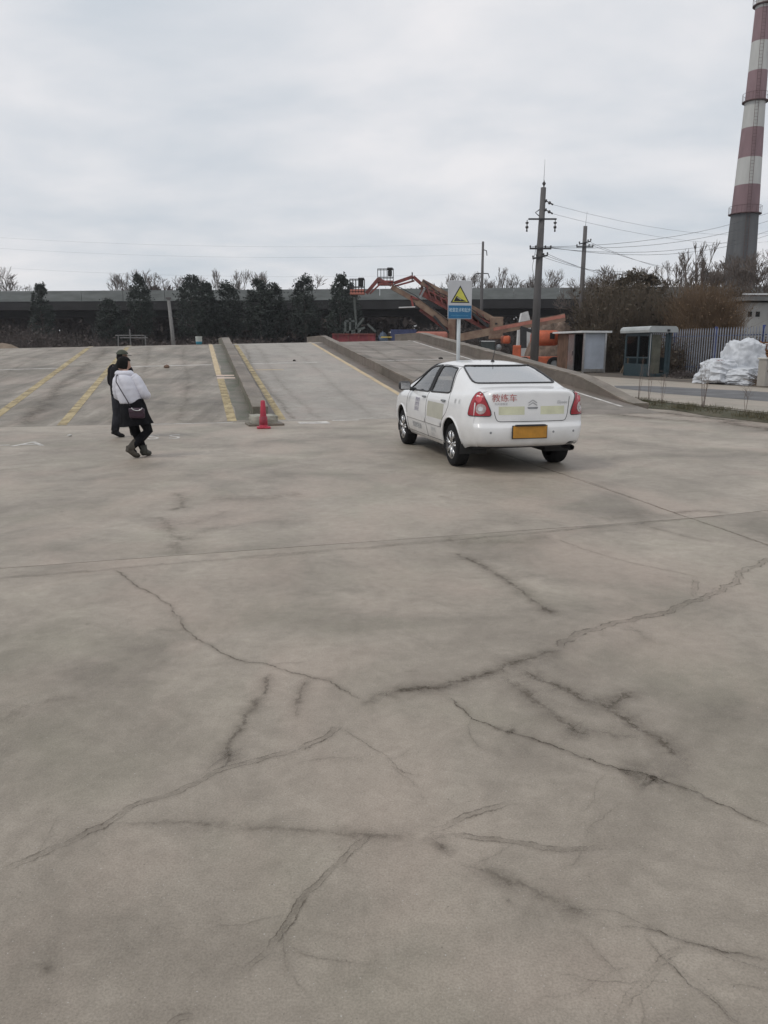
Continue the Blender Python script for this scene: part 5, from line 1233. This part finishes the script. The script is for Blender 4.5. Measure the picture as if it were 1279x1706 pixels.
# shut lines, rub strips, handles
for sd_ in (1, -1):
    pr = SIDE[sd_]
    def seam(pts, r=.0035): q = pr.curve(pts, .03, .0005); MB().tube(q, r, 5).build('shut_line', M_['seam'], car)
    seam([(1.135, .95), (1.125, .70), (1.115, .45), (1.08, .30)])
    seam([(.44, 1.325), (.22, 1.06), (.13, .93), (.12, .80), (.20, .70), (.34, .60), (.40, .50)])
    seam([(2.22, .93), (2.20, .70), (2.17, .45), (2.16, .30)]); seam([(2.16, .30), (1.08, .295), (.42, .30)]); seam([(.44, 1.325), (1.13, 1.345), (1.55, 1.325)])
    for x0, x1 in ((1.14, 2.19), (.40, 1.09)):
        p = pr.patch([(x0, .50), (x1, .50), (x1, .565), (x0, .565)], .08, .012); p.build('rub_strip', M_['cpaint'], car, True)
        MB().tube(pr.curve([(x0, .497), (x1, .497)], .08, .004), .006, 5).build('strip_shadow_gap', M_['seam'], car)
    for x in (.28, 1.22):
        c = pr.hit(x+.05, .865, .012); MB().bbox(c, (.15, .03, .028), .008).build('door_handle', M_['greyp'], car, True)
    c = pr.hit(2.03, .95, .0); mr = MB(); mr.tube([c-Vector((0, sd_*.02, .02)), c+Vector((0, sd_*.09, .0))], .03, 8); mr.build('mirror_arm', M_['trim'], car)
    mm = MB().bbox(c+Vector((.02, sd_*.17, .045)), (.10, .19, .135), .035).build('mirror', M_['trim'], car, True)
    MB().box(c+Vector((-.032, sd_*.17, .045)), (.004, .15, .10)).build('mirror_glass', M_['chrome'], mm)
# tail lamps
for sd_ in (1, -1):
    d = Vector((1, -sd_*.75, 0)).normalized(); ex = Vector((d.y, -d.x, 0)); ex = ex if ex.y*sd_ > 0 else -ex
    pr = Proj((-.71, sd_*.665, 0), ex, (0, 0, 1), d)
    sh_ = smooth_poly([(.185, .735), (-.135, .735), (-.125, .80), (-.075, .92), (-.02, 1.005), (.03, 1.035), (.075, 1.02), (.125, .94), (.165, .84)], .03)
    lamp = pr.patch(sh_, .03, .008).build('tail_lamp', M_['lred'], car, True)
    MB().tube(pr.curve(sh_, .03, .004, True), .007, 5).build('lamp_edge', M_['trim'], lamp)
    circ = lambda cx, cy, r, n=20: [(cx+r*math.cos(a), cy+r*math.sin(a)) for a in np.linspace(0, 2*math.pi, n, endpoint=False)]
    pr.patch(circ(-.005 if sd_ > 0 else .03, .825, .066), .03, .0105).build('reverse_lens', M_['lpale'], lamp, True)
    pr.patch(circ(-.005 if sd_ > 0 else .03, .825, .030), .03, .013).build('reverse_bulb', M_['chrome'], lamp, True)
    pr.patch(circ(.025, .945, .042), .03, .0105).build('brake_lens_glint', M_['lpink'], lamp, True)  # upper lens: pinkish reflection painted as a bright spot, no glow
# boot lid, badge, plate
lid = smooth_poly([(-.53, 1.02), (-.50, .75), (-.47, .665), (.47, .665), (.50, .75), (.53, 1.02)], .05)
MB().tube(REAR.curve(lid[3:-4], .03, .0), .0042, 5).build('shut_line', M_['seam'], car)
M_['yel'] = mat('faded_yellow_sticker', (.62, .625, .45, 1), .5, var=.12, scale=5); M_['plate'] = mat('orange_number_plate', (.50, .235, .025, 1), .45, var=.22, scale=6); M_['badge'] = mat('badge_chrome', (.40, .40, .41, 1), .3, metal=.6, var=.1)
for s_ in (1, -1): REAR.patch([(s_*.11, .750), (s_*.45, .750), (s_*.45, .855), (s_*.11, .855)], .05, .0012).build('sticker', M_['yel'], car, True)
for k in range(2):
    z = .925-.032*k
    for s_ in (1, -1): REAR.patch([(0, z), (0, z+.014), (s_*.058, z-.02), (s_*.058, z-.034)], .03, .006).build('badge_chevron', M_['badge'], car)
REAR.patch(smooth_poly([(-.075, .845), (.075, .845), (.065, .822), (-.065, .822)], .01), .03, .004).build('boot_handle', M_['greyp'], car)
PY = .055; c = REAR.hit(PY, .545)
np_ = MB().bbox((c.x-.02, PY, .535), (.012, .46, .15), .004).build('number_plate', M_['plate'], car); MB().box((c.x-.008, PY, .535), (.012, .48, .17)).build('plate_frame', M_['trim'], np_); MB().box((c.x-.03, PY, .622), (.05, .40, .02)).build('plate_lamp', M_['trim'], car)
for y in (.56, .28, -.28, -.58):
    c = REAR.hit(y, .53); MB().lathe([(.001, -.004), (.014, -.003), (.016, .004)], c, 12, 'X').build('parking_sensor', M_['greyp'], car)
def wrap_text(pr, body, cx, cy, size, sx, m, sy=1.0, flip=-1, off=.004, skew=0.0):
    Vt, Ft = text_mesh(body, size, sx); P = [pr.hit(cx+flip*(x+skew*y), cy+y*sy, off) for x, y in Vt]
    keep = [f for f in Ft if all(P[i] is not None for i in f)]; me = bpy.data.meshes.new('lettering'); me.from_pydata([tuple(p) if p else (0, 0, .3) for p in P], [], keep); me.update(); return link('lettering', me, m, car)
M_['redt'] = mat('red_sticker', (.46, .12, .11, 1), .5, var=.35, scale=30); M_['purp'] = mat('purple_grey_print', (.13, .11, .20, 1), .6, var=.25, scale=20); M_['greyt'] = mat('grey_print', (.22, .24, .26, 1), .6, var=.2); M_['pale'] = mat('pale_print', (.44, .45, .45, 1), .6, var=.1); M_['olv'] = mat('beige_film', (.44, .43, .36, 1), .5, var=.10, scale=4)
# seen from behind the car's left (+y) is on the left of the picture
wrap_text(REAR, '教练车', .375, .955, .105, 1.05, M_['redt'])
wrap_text(REAR, '东风雪铁龙', .42, .885, .034, 1.0, M_['badge']); wrap_text(REAR, 'Elysée', -.42, .90, .055, 1.1, M_['badge'], skew=.2)
L1 = SIDE[1]
for k, row in enumerate(('驾校培', '训学员', '报名处')): wrap_text(L1, row, 1.60, .80-.068*k, .072, 1.1, M_['purp'])
wrap_text(L1, '驾驶培训', 1.62, .405, .10, 1.25, M_['greyt']); wrap_text(L1, '教练', .75, .42, .075, 1.6, M_['pale']); wrap_text(L1, '学车', .80, .345, .06, 1.6, M_['pale']); wrap_text(L1, '教', -.12, .885, .07, 1, M_['pale']); wrap_text(L1, '练', -.26, .885, .07, 1, M_['pale'])
L1.patch([(.30, .60), (1.06, .60), (1.06, .82), (.30, .82)], .08, .0012).build('sticker', M_['olv'], car, True)
# aerial, exhaust, inside
h = bvh.ray_cast(Vector((.62, 0, 3)), Vector((0, 0, -1)))[0]
MB().lathe([(.03, -.01), (.026, .015), (.008, .03)], h, 12).tube([h+Vector((0, 0, .02)), h+Vector((-.10, 0, .20))], [.006, .004], 6).build('aerial', M_['trim'], car)
MB().tube([(-.55, -.58, .30), (-.80, -.58, .31)], .035, 14, False).build('exhaust', M_['trim'], car, True)
REAR.patch(smooth_poly([(-.49, .34), (-.69, .34), (-.66, .395), (-.52, .395)], .03), .04, .002).build('exhaust_cutout', M_['seam'], car)
M_['seat'] = mat('grey_seat_cloth', (.09, .09, .095, 1), .9, var=.3); M_['cabin'] = mat('cabin_plastic', (.055, .055, .058, 1), .8, var=.2)
MB().box((1.2, 0, .30), (3.2, 1.3, .05)).box((2.35, 0, .70), (.5, 1.35, .42)).box((-.2, 0, 1.02), (.5, 1.15, .04)).build('cabin', M_['cabin'], car)
for y in (.36, -.36):
    s_ = MB().bbox((1.35, y, .52), (.52, .50, .2), .06).bbox((1.02, y, .82), (.16, .48, .60), .06).build('front_seat', M_['seat'], car, True); MB().bbox((.97, y, 1.20), (.09, .26, .17), .035).build('headrest', M_['seat'], s_, True)
s_ = MB().bbox((.42, 0, .55), (.5, 1.2, .2), .06).bbox((.12, 0, .84), (.16, 1.2, .52), .06).build('rear_seat', M_['seat'], car, True)
for y in (.36, -.36): MB().bbox((.10, y, 1.13), (.09, .26, .12), .03).build('headrest', M_['seat'], s_, True)
MB().bbox((-.12, -.05, 1.075), (.09, .34, .05), .012).build('high_brake_lamp', M_['lred'], car)
mb = MB(); mb.tube([(1.98+.06*math.sin(a), .36+.19*math.cos(a), .88+.18*math.sin(a)) for a in np.linspace(0, 2*math.pi, 25)], .015, 6); mb.build('steering_wheel', M_['trim'], car, True)
MB().bbox((1.80, 0, 1.27), (.03, .22, .06), .01).build('inside_mirror', M_['trim'], car)

# ------------------------------------------------------------------ the two walking people
def skin_mesh(name, joints, edges, levels=2):
    """joints: name -> ((x,y,z),(rx,ry)); one continuous skinned surface"""
    ks = list(joints); ix = {k: i for i, k in enumerate(ks)}
    me = bpy.data.meshes.new(name); me.from_pydata([joints[k][0] for k in ks], [(ix[a], ix[b]) for a, b in edges], []); me.update()
    o = bpy.data.objects.new(name, me); C.objects.link(o); o.modifiers.new('skin', 'SKIN'); md = o.modifiers.new('s', 'SUBSURF'); md.levels = levels
    for i, k in enumerate(ks): me.skin_vertices[0].data[i].radius = joints[k][1] if isinstance(joints[k][1], tuple) else (joints[k][1],)*2
    me.skin_vertices[0].data[0].use_root = True
    bpy.context.view_layer.update(); r = bpy.data.meshes.new_from_object(o.evaluated_get(bpy.context.evaluated_depsgraph_get())); bpy.data.objects.remove(o)
    r.name = name; r.polygons.foreach_set('use_smooth', [True]*len(r.polygons)); r.materials.clear(); return r
def loft(rings, n=28, close=True):
    """rings: (cx,cy,z,rx,ry[,rot]) stacked cross-sections"""
    m = MB()
    for q in rings:
        cx, cy, z, rx, ry = q[:5]; tx, ty = (q[5], q[6]) if len(q) > 6 else (0, 0)
        for k in range(n):
            a = 2*math.pi*k/n; x, y = rx*math.cos(a), ry*math.sin(a); m.v.append((cx+x, cy+y, z+x*tx+y*ty))
    for i in range(len(rings)-1):
        for k in range(n): m.f.append((i*n+k, i*n+(k+1) % n, (i+1)*n+(k+1) % n, (i+1)*n+k))
    if close: m.f.append(tuple(reversed(range(n)))); m.f.append(tuple((len(rings)-1)*n+k for k in range(n)))
    return m
M_['skin'] = mat('skin', (.42, .25, .19, 1), .55, var=.1); M_['hair'] = mat('black_hair', (.007, .006, .006, 1), .8, var=.5, scale=60, stretch=(1, 1, .2), bump=.6, bscale=90, spec=.2); M_['puffer'] = mat('white_puffer', (.62, .62, .68, 1), .6, var=.08, scale=6, bump=.5, bscale=14)
M_['blackcloth'] = mat('black_cloth', (.010, .010, .012, 1), .85, spec=.12, var=.3, scale=8, bump=.3, bscale=25); M_['boot'] = mat('brown_grey_boot', (.075, .066, .055, 1), .7, spec=.2, var=.3, scale=12); M_['darkjk'] = mat('dark_jacket', (.014, .013, .016, 1), .8, spec=.12, var=.3, scale=8, bump=.3, bscale=20); M_['jeans'] = mat('dark_grey_trousers', (.03, .03, .036, 1), .85, spec=.15, var=.35, scale=6); M_['olive'] = mat('olive_cap', (.055, .062, .045, 1), .85, var=.2)
M_['bagp'] = mat('dark_plum_leather', (.040, .018, .034, 1), .4, var=.25, scale=9); M_['shoe'] = mat('black_shoe', (.02, .02, .022, 1), .6, spec=.12, var=.2)
def head_mesh(name, c, r, face, tilt=0.0):
    """a head with brow, nose, lips, chin and ears; face = horizontal angle it looks along"""
    bm = bmesh.new(); bmesh.ops.create_uvsphere(bm, u_segments=32, v_segments=24, radius=1)
    for v in bm.verts:
        x, y, z = v.co                                        # face towards +x
        sx, sy, sz = .92, .76, 1.12
        if z < 0: sy *= 1-.22*(-z)**1.3; sx *= 1-.06*(-z)
        d = 0
        if x > .2:
            d += .20*math.exp(-(y/.13)**2-((z+.10)/.16)**2)        # nose
            d -= .06*math.exp(-((abs(y)-.32)/.15)**2-((z-.06)/.10)**2)   # eye sockets
            d += .05*math.exp(-(y/.22)**2-((z+.42)/.06)**2)        # lips
            d += .07*math.exp(-(y/.26)**2-((z+.78)/.16)**2)        # chin
            d += .03*math.exp(-(y/.5)**2-((z-.20)/.08)**2)         # brow
        e_ = .16*math.exp(-((x+.02)/.13)**2-((z+.04)/.22)**2) if abs(y) > .75 else 0   # ears
        v.co = Vector((x*sx+d, y*sy+(e_ if y > 0 else -e_), z*sz))*r
    bmesh.ops.rotate(bm, verts=bm.verts, cent=(0, 0, 0), matrix=Matrix.Rotation(face, 3, 'Z') @ Matrix.Rotation(tilt, 3, 'Y'))
    mb = MB(); mb.addbm(bm, Matrix.Translation(c)); return mb
def hair_cap(c, r, face, low, thick=1.12, tilt=0.0, bun=None):
    bm = bmesh.new(); bmesh.ops.create_uvsphere(bm, u_segments=30, v_segments=22, radius=1)
    kill = [v for v in bm.verts if (v.co.x > .45 and v.co.z < .45) or v.co.z < low]; bmesh.ops.delete(bm, geom=kill, context='VERTS')
    for v in bm.verts:
        n_ = .05*mn.noise(v.co*4); x, y, z = v.co; v.co = Vector((x*1.0, y*.84, z*1.14))*r*(thick+n_)
    bmesh.ops.rotate(bm, verts=bm.verts, cent=(0, 0, 0), matrix=Matrix.Rotation(face, 3, 'Z') @ Matrix.Rotation(tilt, 3, 'Y'))
    mb = MB(); mb.addbm(bm, Matrix.Translation(c)); return mb
def hand(mb_list, wrist, d, up, s=1.0):
    """palm and five curled fingers as joints for the skin mesh"""
    return

# woman, seen from behind: origin at her planted foot, x to the right, y away
wz = math.radians(-6)
wo = empty('person', (-3.53, 11.30, 0), 0, 'person in a short white puffer jacket and long black skirt walking, head bowed', 'person')
J = {'pelvis': ((-.13, 0, .78), (.13, .11)), 'waist': ((-.155, .01, .92), (.12, .10)), 'chest': ((-.19, .02, 1.06), (.13, .11)), 'neck0': ((-.225, .04, 1.20), (.06, .06)), 'neck': ((-.245, .075, 1.27), .048), 'head': ((-.265, .095, 1.33), .05),
     'rsh': ((-.07, .02, 1.14), .06), 'rel': ((.055, .0, .93), .043), 'rwr': ((.02, .20, .90), .03), 'rpalm': ((.0, .27, .915), (.034, .022)),
     'lsh': ((-.345, .02, 1.125), .06), 'lel': ((-.375, .05, .90), .043), 'lwr': ((-.27, .23, .93), .03), 'lpalm': ((-.22, .29, .95), (.034, .022)),
     'rhip': ((-.045, 0, .70), .095), 'rknee': ((.055, .03, .385), .062), 'rank': ((-.165, -.13, .155), .042), 'rball': ((-.115, -.06, .055), (.04, .035)),
     'lhip': ((-.21, .01, .70), .095), 'lknee': ((-.145, .07, .38), .06), 'lank': ((-.035, .05, .10), .042), 'lball': ((-.005, .19, .035), (.04, .03))}
E_ = [('pelvis', 'waist'), ('waist', 'chest'), ('chest', 'neck0'), ('neck0', 'neck'), ('neck', 'head'), ('chest', 'rsh'), ('rsh', 'rel'), ('rel', 'rwr'), ('rwr', 'rpalm'), ('chest', 'lsh'), ('lsh', 'lel'), ('lel', 'lwr'), ('lwr', 'lpalm'), ('pelvis', 'rhip'), ('rhip', 'rknee'), ('rknee', 'rank'), ('rank', 'rball'), ('pelvis', 'lhip'), ('lhip', 'lknee'), ('lknee', 'lank'), ('lank', 'lball')]
def fingers(J, E, palm, fw, side, up, s=1.0):
    p = Vector(J[palm][0]); fw = Vector(fw).normalized(); side = Vector(side).normalized(); up = Vector(up).normalized()
    for i, (o, l) in enumerate(((-.026, .062), (-.009, .072), (.009, .068), (.026, .052))):
        a = p+side*o*s+fw*.03*s; b = a+fw*l*.5*s-up*.006*s; c = b+(fw*.7-up*.7)*l*.5*s
        J[palm+'f%da' % i] = (tuple(b), .0085*s); J[palm+'f%db' % i] = (tuple(c), .0075*s); E.append((palm, palm+'f%da' % i)); E.append((palm+'f%da' % i, palm+'f%db' % i))
    t = p-side*.03*s-fw*.005*s; J[palm+'t'] = (tuple(t+(fw*.6-side*.6)*.035*s), .0095*s); J[palm+'t2'] = (tuple(t+(fw*1.0-side*.5)*.062*s), .0085*s); E.append((palm, palm+'t')); E.append((palm+'t', palm+'t2'))
fingers(J, E_, 'rpalm', (-.3, .8, .25), (.9, .3, 0), (0, -.2, 1)); fingers(J, E_, 'lpalm', (.4, .8, .25), (.9, -.3, 0), (0, -.2, 1))
me = skin_mesh('body', J, E_); me.materials.append(M_['skin']); me.materials.append(M_['blackcloth'])
for p in me.polygons:
    if p.center.z < .8: p.material_index = 1
link('body', me, None, wo)
hc = Vector((-.262, .10, 1.345)); hf = math.radians(28)
hd = head_mesh('head', hc, .098, hf, .25).build('head', M_['skin'], wo, True)
hr = hair_cap(hc, .098, hf, -.55, 1.10, .2).build('hair', M_['hair'], wo, True)
# puffer jacket: quilted torso and sleeves, one mesh
rings = []; zz_ = np.linspace(0, 1, 22)
for t in zz_:
    z = .795+t*.43; cx = -.165-.075*t**1.2; w = (.155 if t < .1 else .165)-.02*t; w = w+.025*math.sin(math.pi*min(1, t*1.1)); dpt = .155+.02*math.sin(math.pi*t)
    if t > .8: k = (t-.8)/.2; w *= 1-.50*k**1.6; dpt *= 1-.36*k**1.6
    q = 1+.030*abs(math.sin(t*math.pi*5.0)); rings.append((cx, .015+.03*t, z, w*q, dpt*q, .05*(1-t)+.10*0, 0.0))
jk = loft(rings)
def sleeve(pts, r, bands=9):
    P = []; R = []
    n = 30; Q = [Vector(p) for p in pts]
    for i in range(n):
        t = i/(n-1)*(len(Q)-1); k = min(int(t), len(Q)-2); f = t-k; P.append(Q[k].lerp(Q[k+1], f)); rr = r[k]+(r[k+1]-r[k])*f; R.append(rr*(1+.07*abs(math.sin(i/(n-1)*math.pi*bands))))
    m = MB(); m.tube(P, R, 18); return m
for pts, r in (([(-.12, .02, 1.165), (-.065, .01, 1.12), (.01, -.005, 1.0), (.045, .0, .92), (.04, .09, .905), (.02, .17, .90)], [.075, .076, .072, .068, .062, .05]), ([(-.29, .02, 1.15), (-.325, .02, 1.10), (-.345, .03, .98), (-.345, .05, .90), (-.31, .13, .915), (-.27, .20, .925)], [.085, .085, .08, .076, .068, .052])):
    s = sleeve(pts, r); n = len(jk.v); jk.v += s.v; jk.f += [tuple(n+i for i in f) for f in s.f]
jo = jk.build('puffer_jacket', M_['puffer'], wo, True)
loft([(-.235, .03, 1.185, .125, .10), (-.24, .035, 1.215, .14, .115), (-.243, .04, 1.245, .125, .108), (-.245, .05, 1.262, .10, .09), (-.246, .055, 1.25, .07, .065)]).build('hood', M_['puffer'], jo, True)
# long black shirt / skirt
def skirt(rings, folds=9, amp=.05, n=48):
    m = MB()
    for j, (cx, cy, z, rx, ry, tx) in enumerate(rings):
        f = j/(len(rings)-1)
        for k in range(n):
            a = 2*math.pi*k/n; q = 1+amp*f*math.sin(a*folds+j*.3)+.03*f*math.sin(a*3+1); x = rx*q*math.cos(a); m.v.append((cx+x, cy+ry*q*math.sin(a), z+x*tx))
    for i in range(len(rings)-1):
        for k in range(n): m.f.append((i*n+k, i*n+(k+1) % n, (i+1)*n+(k+1) % n, (i+1)*n+k))
    return m
skirt([(-.15, .01, .86, .16, .13, 0), (-.14, .01, .76, .185, .15, .03), (-.13, .01, .64, .20, .165, .05), (-.115, .01, .54, .22, .185, .08), (-.105, .01, .475, .235, .20, .12)]).build('skirt', M_['blackcloth'], wo, True)
# leggings
for a in (('rhip', 'rknee', 'rank'), ('lhip', 'lknee', 'lank')):
    P = [Vector(J[k][0]) for k in a]; m = MB(); m.tube([P[0], P[0].lerp(P[1], .5), P[1], P[1].lerp(P[2], .35), P[2]], [.098, .085, .068, .064, .048], 16); m.build('legging', M_['blackcloth'], wo, True)
def boot(an, heel, ball, toe, name, m, parent, s=1.0, shaft=None):
    an, heel, ball, toe = map(Vector, (an, heel, ball, toe)); mb = MB(); up = shaft if shaft is not None else an+(an-heel).normalized()*.07
    mb.tube([up, an, an.lerp(heel, .6)], [.058*s, .054*s, .048*s], 16); mb.tube([heel.lerp(an, .32), an.lerp(ball, .35)*.55+heel.lerp(ball, .4)*.45, ball, ball.lerp(toe, .6), toe], [.040*s, .047*s, .042*s, .036*s, .018*s], 16)
    return mb.build(name, m, parent, True)
boot((-.165, -.13, .155), (-.225, -.19, .135), (-.125, -.075, .045), (-.085, -.01, .022), 'boot', M_['boot'], wo, 1.0, Vector((-.10, -.07, .24)))
boot((-.035, .05, .10), (-.035, -.02, .045), (-.012, .16, .042), (.0, .25, .03), 'boot', mat('dark_olive_boot', (.045, .045, .036, 1), .7, var=.3), wo, 1.0, Vector((-.05, .055, .17)))
# cross-body bag, carried on the hip
hb = empty('shoulder_bag', (-3.53-.02, 11.30-.20, .58), 0, 'dark plum shoulder bag on a thin strap hanging at the hip of the white jacket', 'bag')
MB().bbox((.0, 0, .085), (.225, .07, .15), .03).build('body', M_['bagp'], hb, True); MB().bbox((.0, -.03, .125), (.215, .03, .07), .012).build('flap', mat('plum_flap', (.05, .025, .042, 1), .4), hb, True)
MB().tube([(.075*math.cos(a)+.02, -.052, .17-.045*math.sin(a)) for a in np.linspace(0.1, math.pi-.1, 12)], .007, 6).build('chain', M_['chrome'], hb, True)
P = [(-.105, .06, .15), (-.13, .005, .25), (-.20, -.025, .40), (-.265, -.03, .53), (-.285, .05, .605), (-.29, .15, .63), (-.26, .27, .58)]
MB().tube([(x, y+.02, z) for x, y, z in P], .008, 6).build('strap', mat('dark_strap', (.06, .055, .07, 1), .5), hb, True)

# man, further on and half hidden, in an olive cap
mo = empty('person', (-4.745, 13.95, 0), math.radians(-32), 'person in a dark jacket and olive cap walking beside the white jacket', 'person')
S = .94
Jm = {'pelvis': ((.02, 0, .82), (.14, .11)), 'waist': ((.02, .01, .95), (.135, .10)), 'chest': ((.03, .02, 1.13), (.165, .12)), 'neck0': ((.04, .03, 1.28), .065), 'neck': ((.045, .045, 1.34), .055), 'head': ((.055, .055, 1.40), .05),
      'lsh': ((-.15, .02, 1.215), .065), 'lel': ((-.21, .02, .98), .05), 'lwr': ((-.13, .16, .86), .034), 'lpalm': ((-.10, .23, .85), (.037, .024)),
      'rsh': ((.21, .02, 1.215), .065), 'rel': ((.27, .0, .98), .05), 'rwr': ((.22, .15, .84), .034), 'rpalm': ((.2, .22, .84), (.037, .024)),
      'lhip': ((-.07, 0, .76), .10), 'lknee': ((-.085, -.02, .42), .07), 'lank': ((-.03, -.14, .125), .045), 'lball': ((-.0, -.05, .035), (.04, .03)),
      'rhip': ((.11, 0, .76), .10), 'rknee': ((.12, .12, .43), .07), 'rank': ((.13, .14, .09), .045), 'rball': ((.14, .27, .03), (.04, .03))}
fingers(Jm, E2 := [(a, b) for a, b in E_ if 'palmf' not in a+b and 'palmt' not in a+b], 'lpalm', (.2, .9, -.1), (.9, -.2, 0), (0, .1, 1)); fingers(Jm, E2, 'rpalm', (.0, .9, -.1), (.9, 0, 0), (0, .1, 1))
me = skin_mesh('body', Jm, E2); me.materials.append(M_['skin']); me.materials.append(M_['jeans'])
for p in me.polygons:
    if p.center.z < .83: p.material_index = 1
link('body', me, None, mo)
hc = Vector((.06, .06, 1.425)); hf = math.radians(25)
head_mesh('head', hc, .098, hf).build('head', M_['skin'], mo, True); hair_cap(hc, .098, hf, -.45, 1.06).build('hair', M_['hair'], mo, True)
bm = bmesh.new(); bmesh.ops.create_uvsphere(bm, u_segments=28, v_segments=16, radius=1); bmesh.ops.delete(bm, geom=[v for v in bm.verts if v.co.z < .02], context='VERTS')
for v in bm.verts: v.co = Vector((v.co.x*1.1, v.co.y*.94, v.co.z*.98+.28))*.102
bmesh.ops.rotate(bm, verts=bm.verts, cent=(0, 0, 0), matrix=Matrix.Rotation(hf, 3, 'Z')); mb = MB(); mb.addbm(bm, Matrix.Translation(hc)); cp_ = mb.build('cap', M_['olive'], mo, True)
mb = MB(); R3 = Matrix.Rotation(hf, 3, 'Z'); pts = [(.095*math.cos(a)+.0, .09*math.sin(a)) for a in np.linspace(-1.2, 1.2, 12)]+[(.095+.075*math.cos(a*1.3), .085*math.sin(a)) for a in np.linspace(1.15, -1.15, 12)]
mb.prism(pts, lambda x, y: hc+R3 @ Vector((x, y, .030-.10*max(0, x-.09))), lambda x, y: hc+R3 @ Vector((x, y, .038-.10*max(0, x-.09)))); mb.build('brim', M_['olive'], cp_)
rings = []
for t in np.linspace(0, 1, 16):
    z = .76+t*.56; w = .205+.025*math.sin(math.pi*t); dp = .15+.02*math.sin(math.pi*t)
    if t > .78: k = (t-.78)/.22; w *= 1-.58*k**1.5; dp *= 1-.45*k**1.5
    rings.append((.02+.02*t, .01+.03*t, z, w, dp))
jk = loft(rings)
for pts, r in (([(-.10, .02, 1.235), (-.16, .02, 1.19), (-.20, .02, 1.06), (-.215, .03, .97), (-.17, .10, .90), (-.13, .16, .87)], [.085, .09, .085, .08, .068, .055]), ([(.16, .02, 1.235), (.22, .02, 1.19), (.26, .01, 1.06), (.275, .02, .97), (.24, .09, .90), (.22, .15, .86)], [.085, .09, .085, .08, .068, .055])):
    s = sleeve(pts, r, 3); n = len(jk.v); jk.v += s.v; jk.f += [tuple(n+i for i in f) for f in s.f]
jk.build('jacket', M_['darkjk'], mo, True); loft([(.04, .03, 1.27, .10, .09), (.043, .035, 1.31, .085, .08), (.045, .04, 1.34, .08, .075), (.045, .045, 1.325, .06, .055)]).build('collar', M_['darkjk'], mo, True)
for a in (('lhip', 'lknee', 'lank'), ('rhip', 'rknee', 'rank')):
    P = [Vector(Jm[k][0]) for k in a]; m = MB(); m.tube([P[0], P[0].lerp(P[1], .5), P[1], P[1].lerp(P[2], .4), P[2]], [.108, .095, .08, .075, .068], 16); m.build('trouser_leg', M_['jeans'], mo, True)
boot((-.03, -.14, .125), (-.065, -.21, .10), (-.01, -.06, .04), (.02, .02, .02), 'shoe', M_['shoe'], mo, .95, Vector((-.045, -.10, .19))); boot((.13, .14, .09), (.13, .07, .045), (.14, .25, .042), (.145, .33, .028), 'shoe', M_['shoe'], mo, .95, Vector((.125, .14, .16)))

# ------------------------------------------------------------------ thin winter haze
hz = MB().box((0, 260, 33.5), (700, 560, 70)).build('haze', None); hz['kind'] = 'stuff'; tag(hz, 'thin grey winter haze in the air over the whole yard', 'haze')
hm = bpy.data.materials.new('haze'); hm.use_nodes = True; hn = hm.node_tree.nodes; hn.remove(hn['Principled BSDF'])
pv = hn.new('ShaderNodeVolumePrincipled'); pv.inputs['Color'].default_value = (.93, .95, 1, 1); pv.inputs['Density'].default_value = .0003; pv.inputs['Anisotropy'].default_value = .2
hm.node_tree.links.new(pv.outputs[0], hn['Material Output'].inputs['Volume']); hz.data.materials.append(hm)
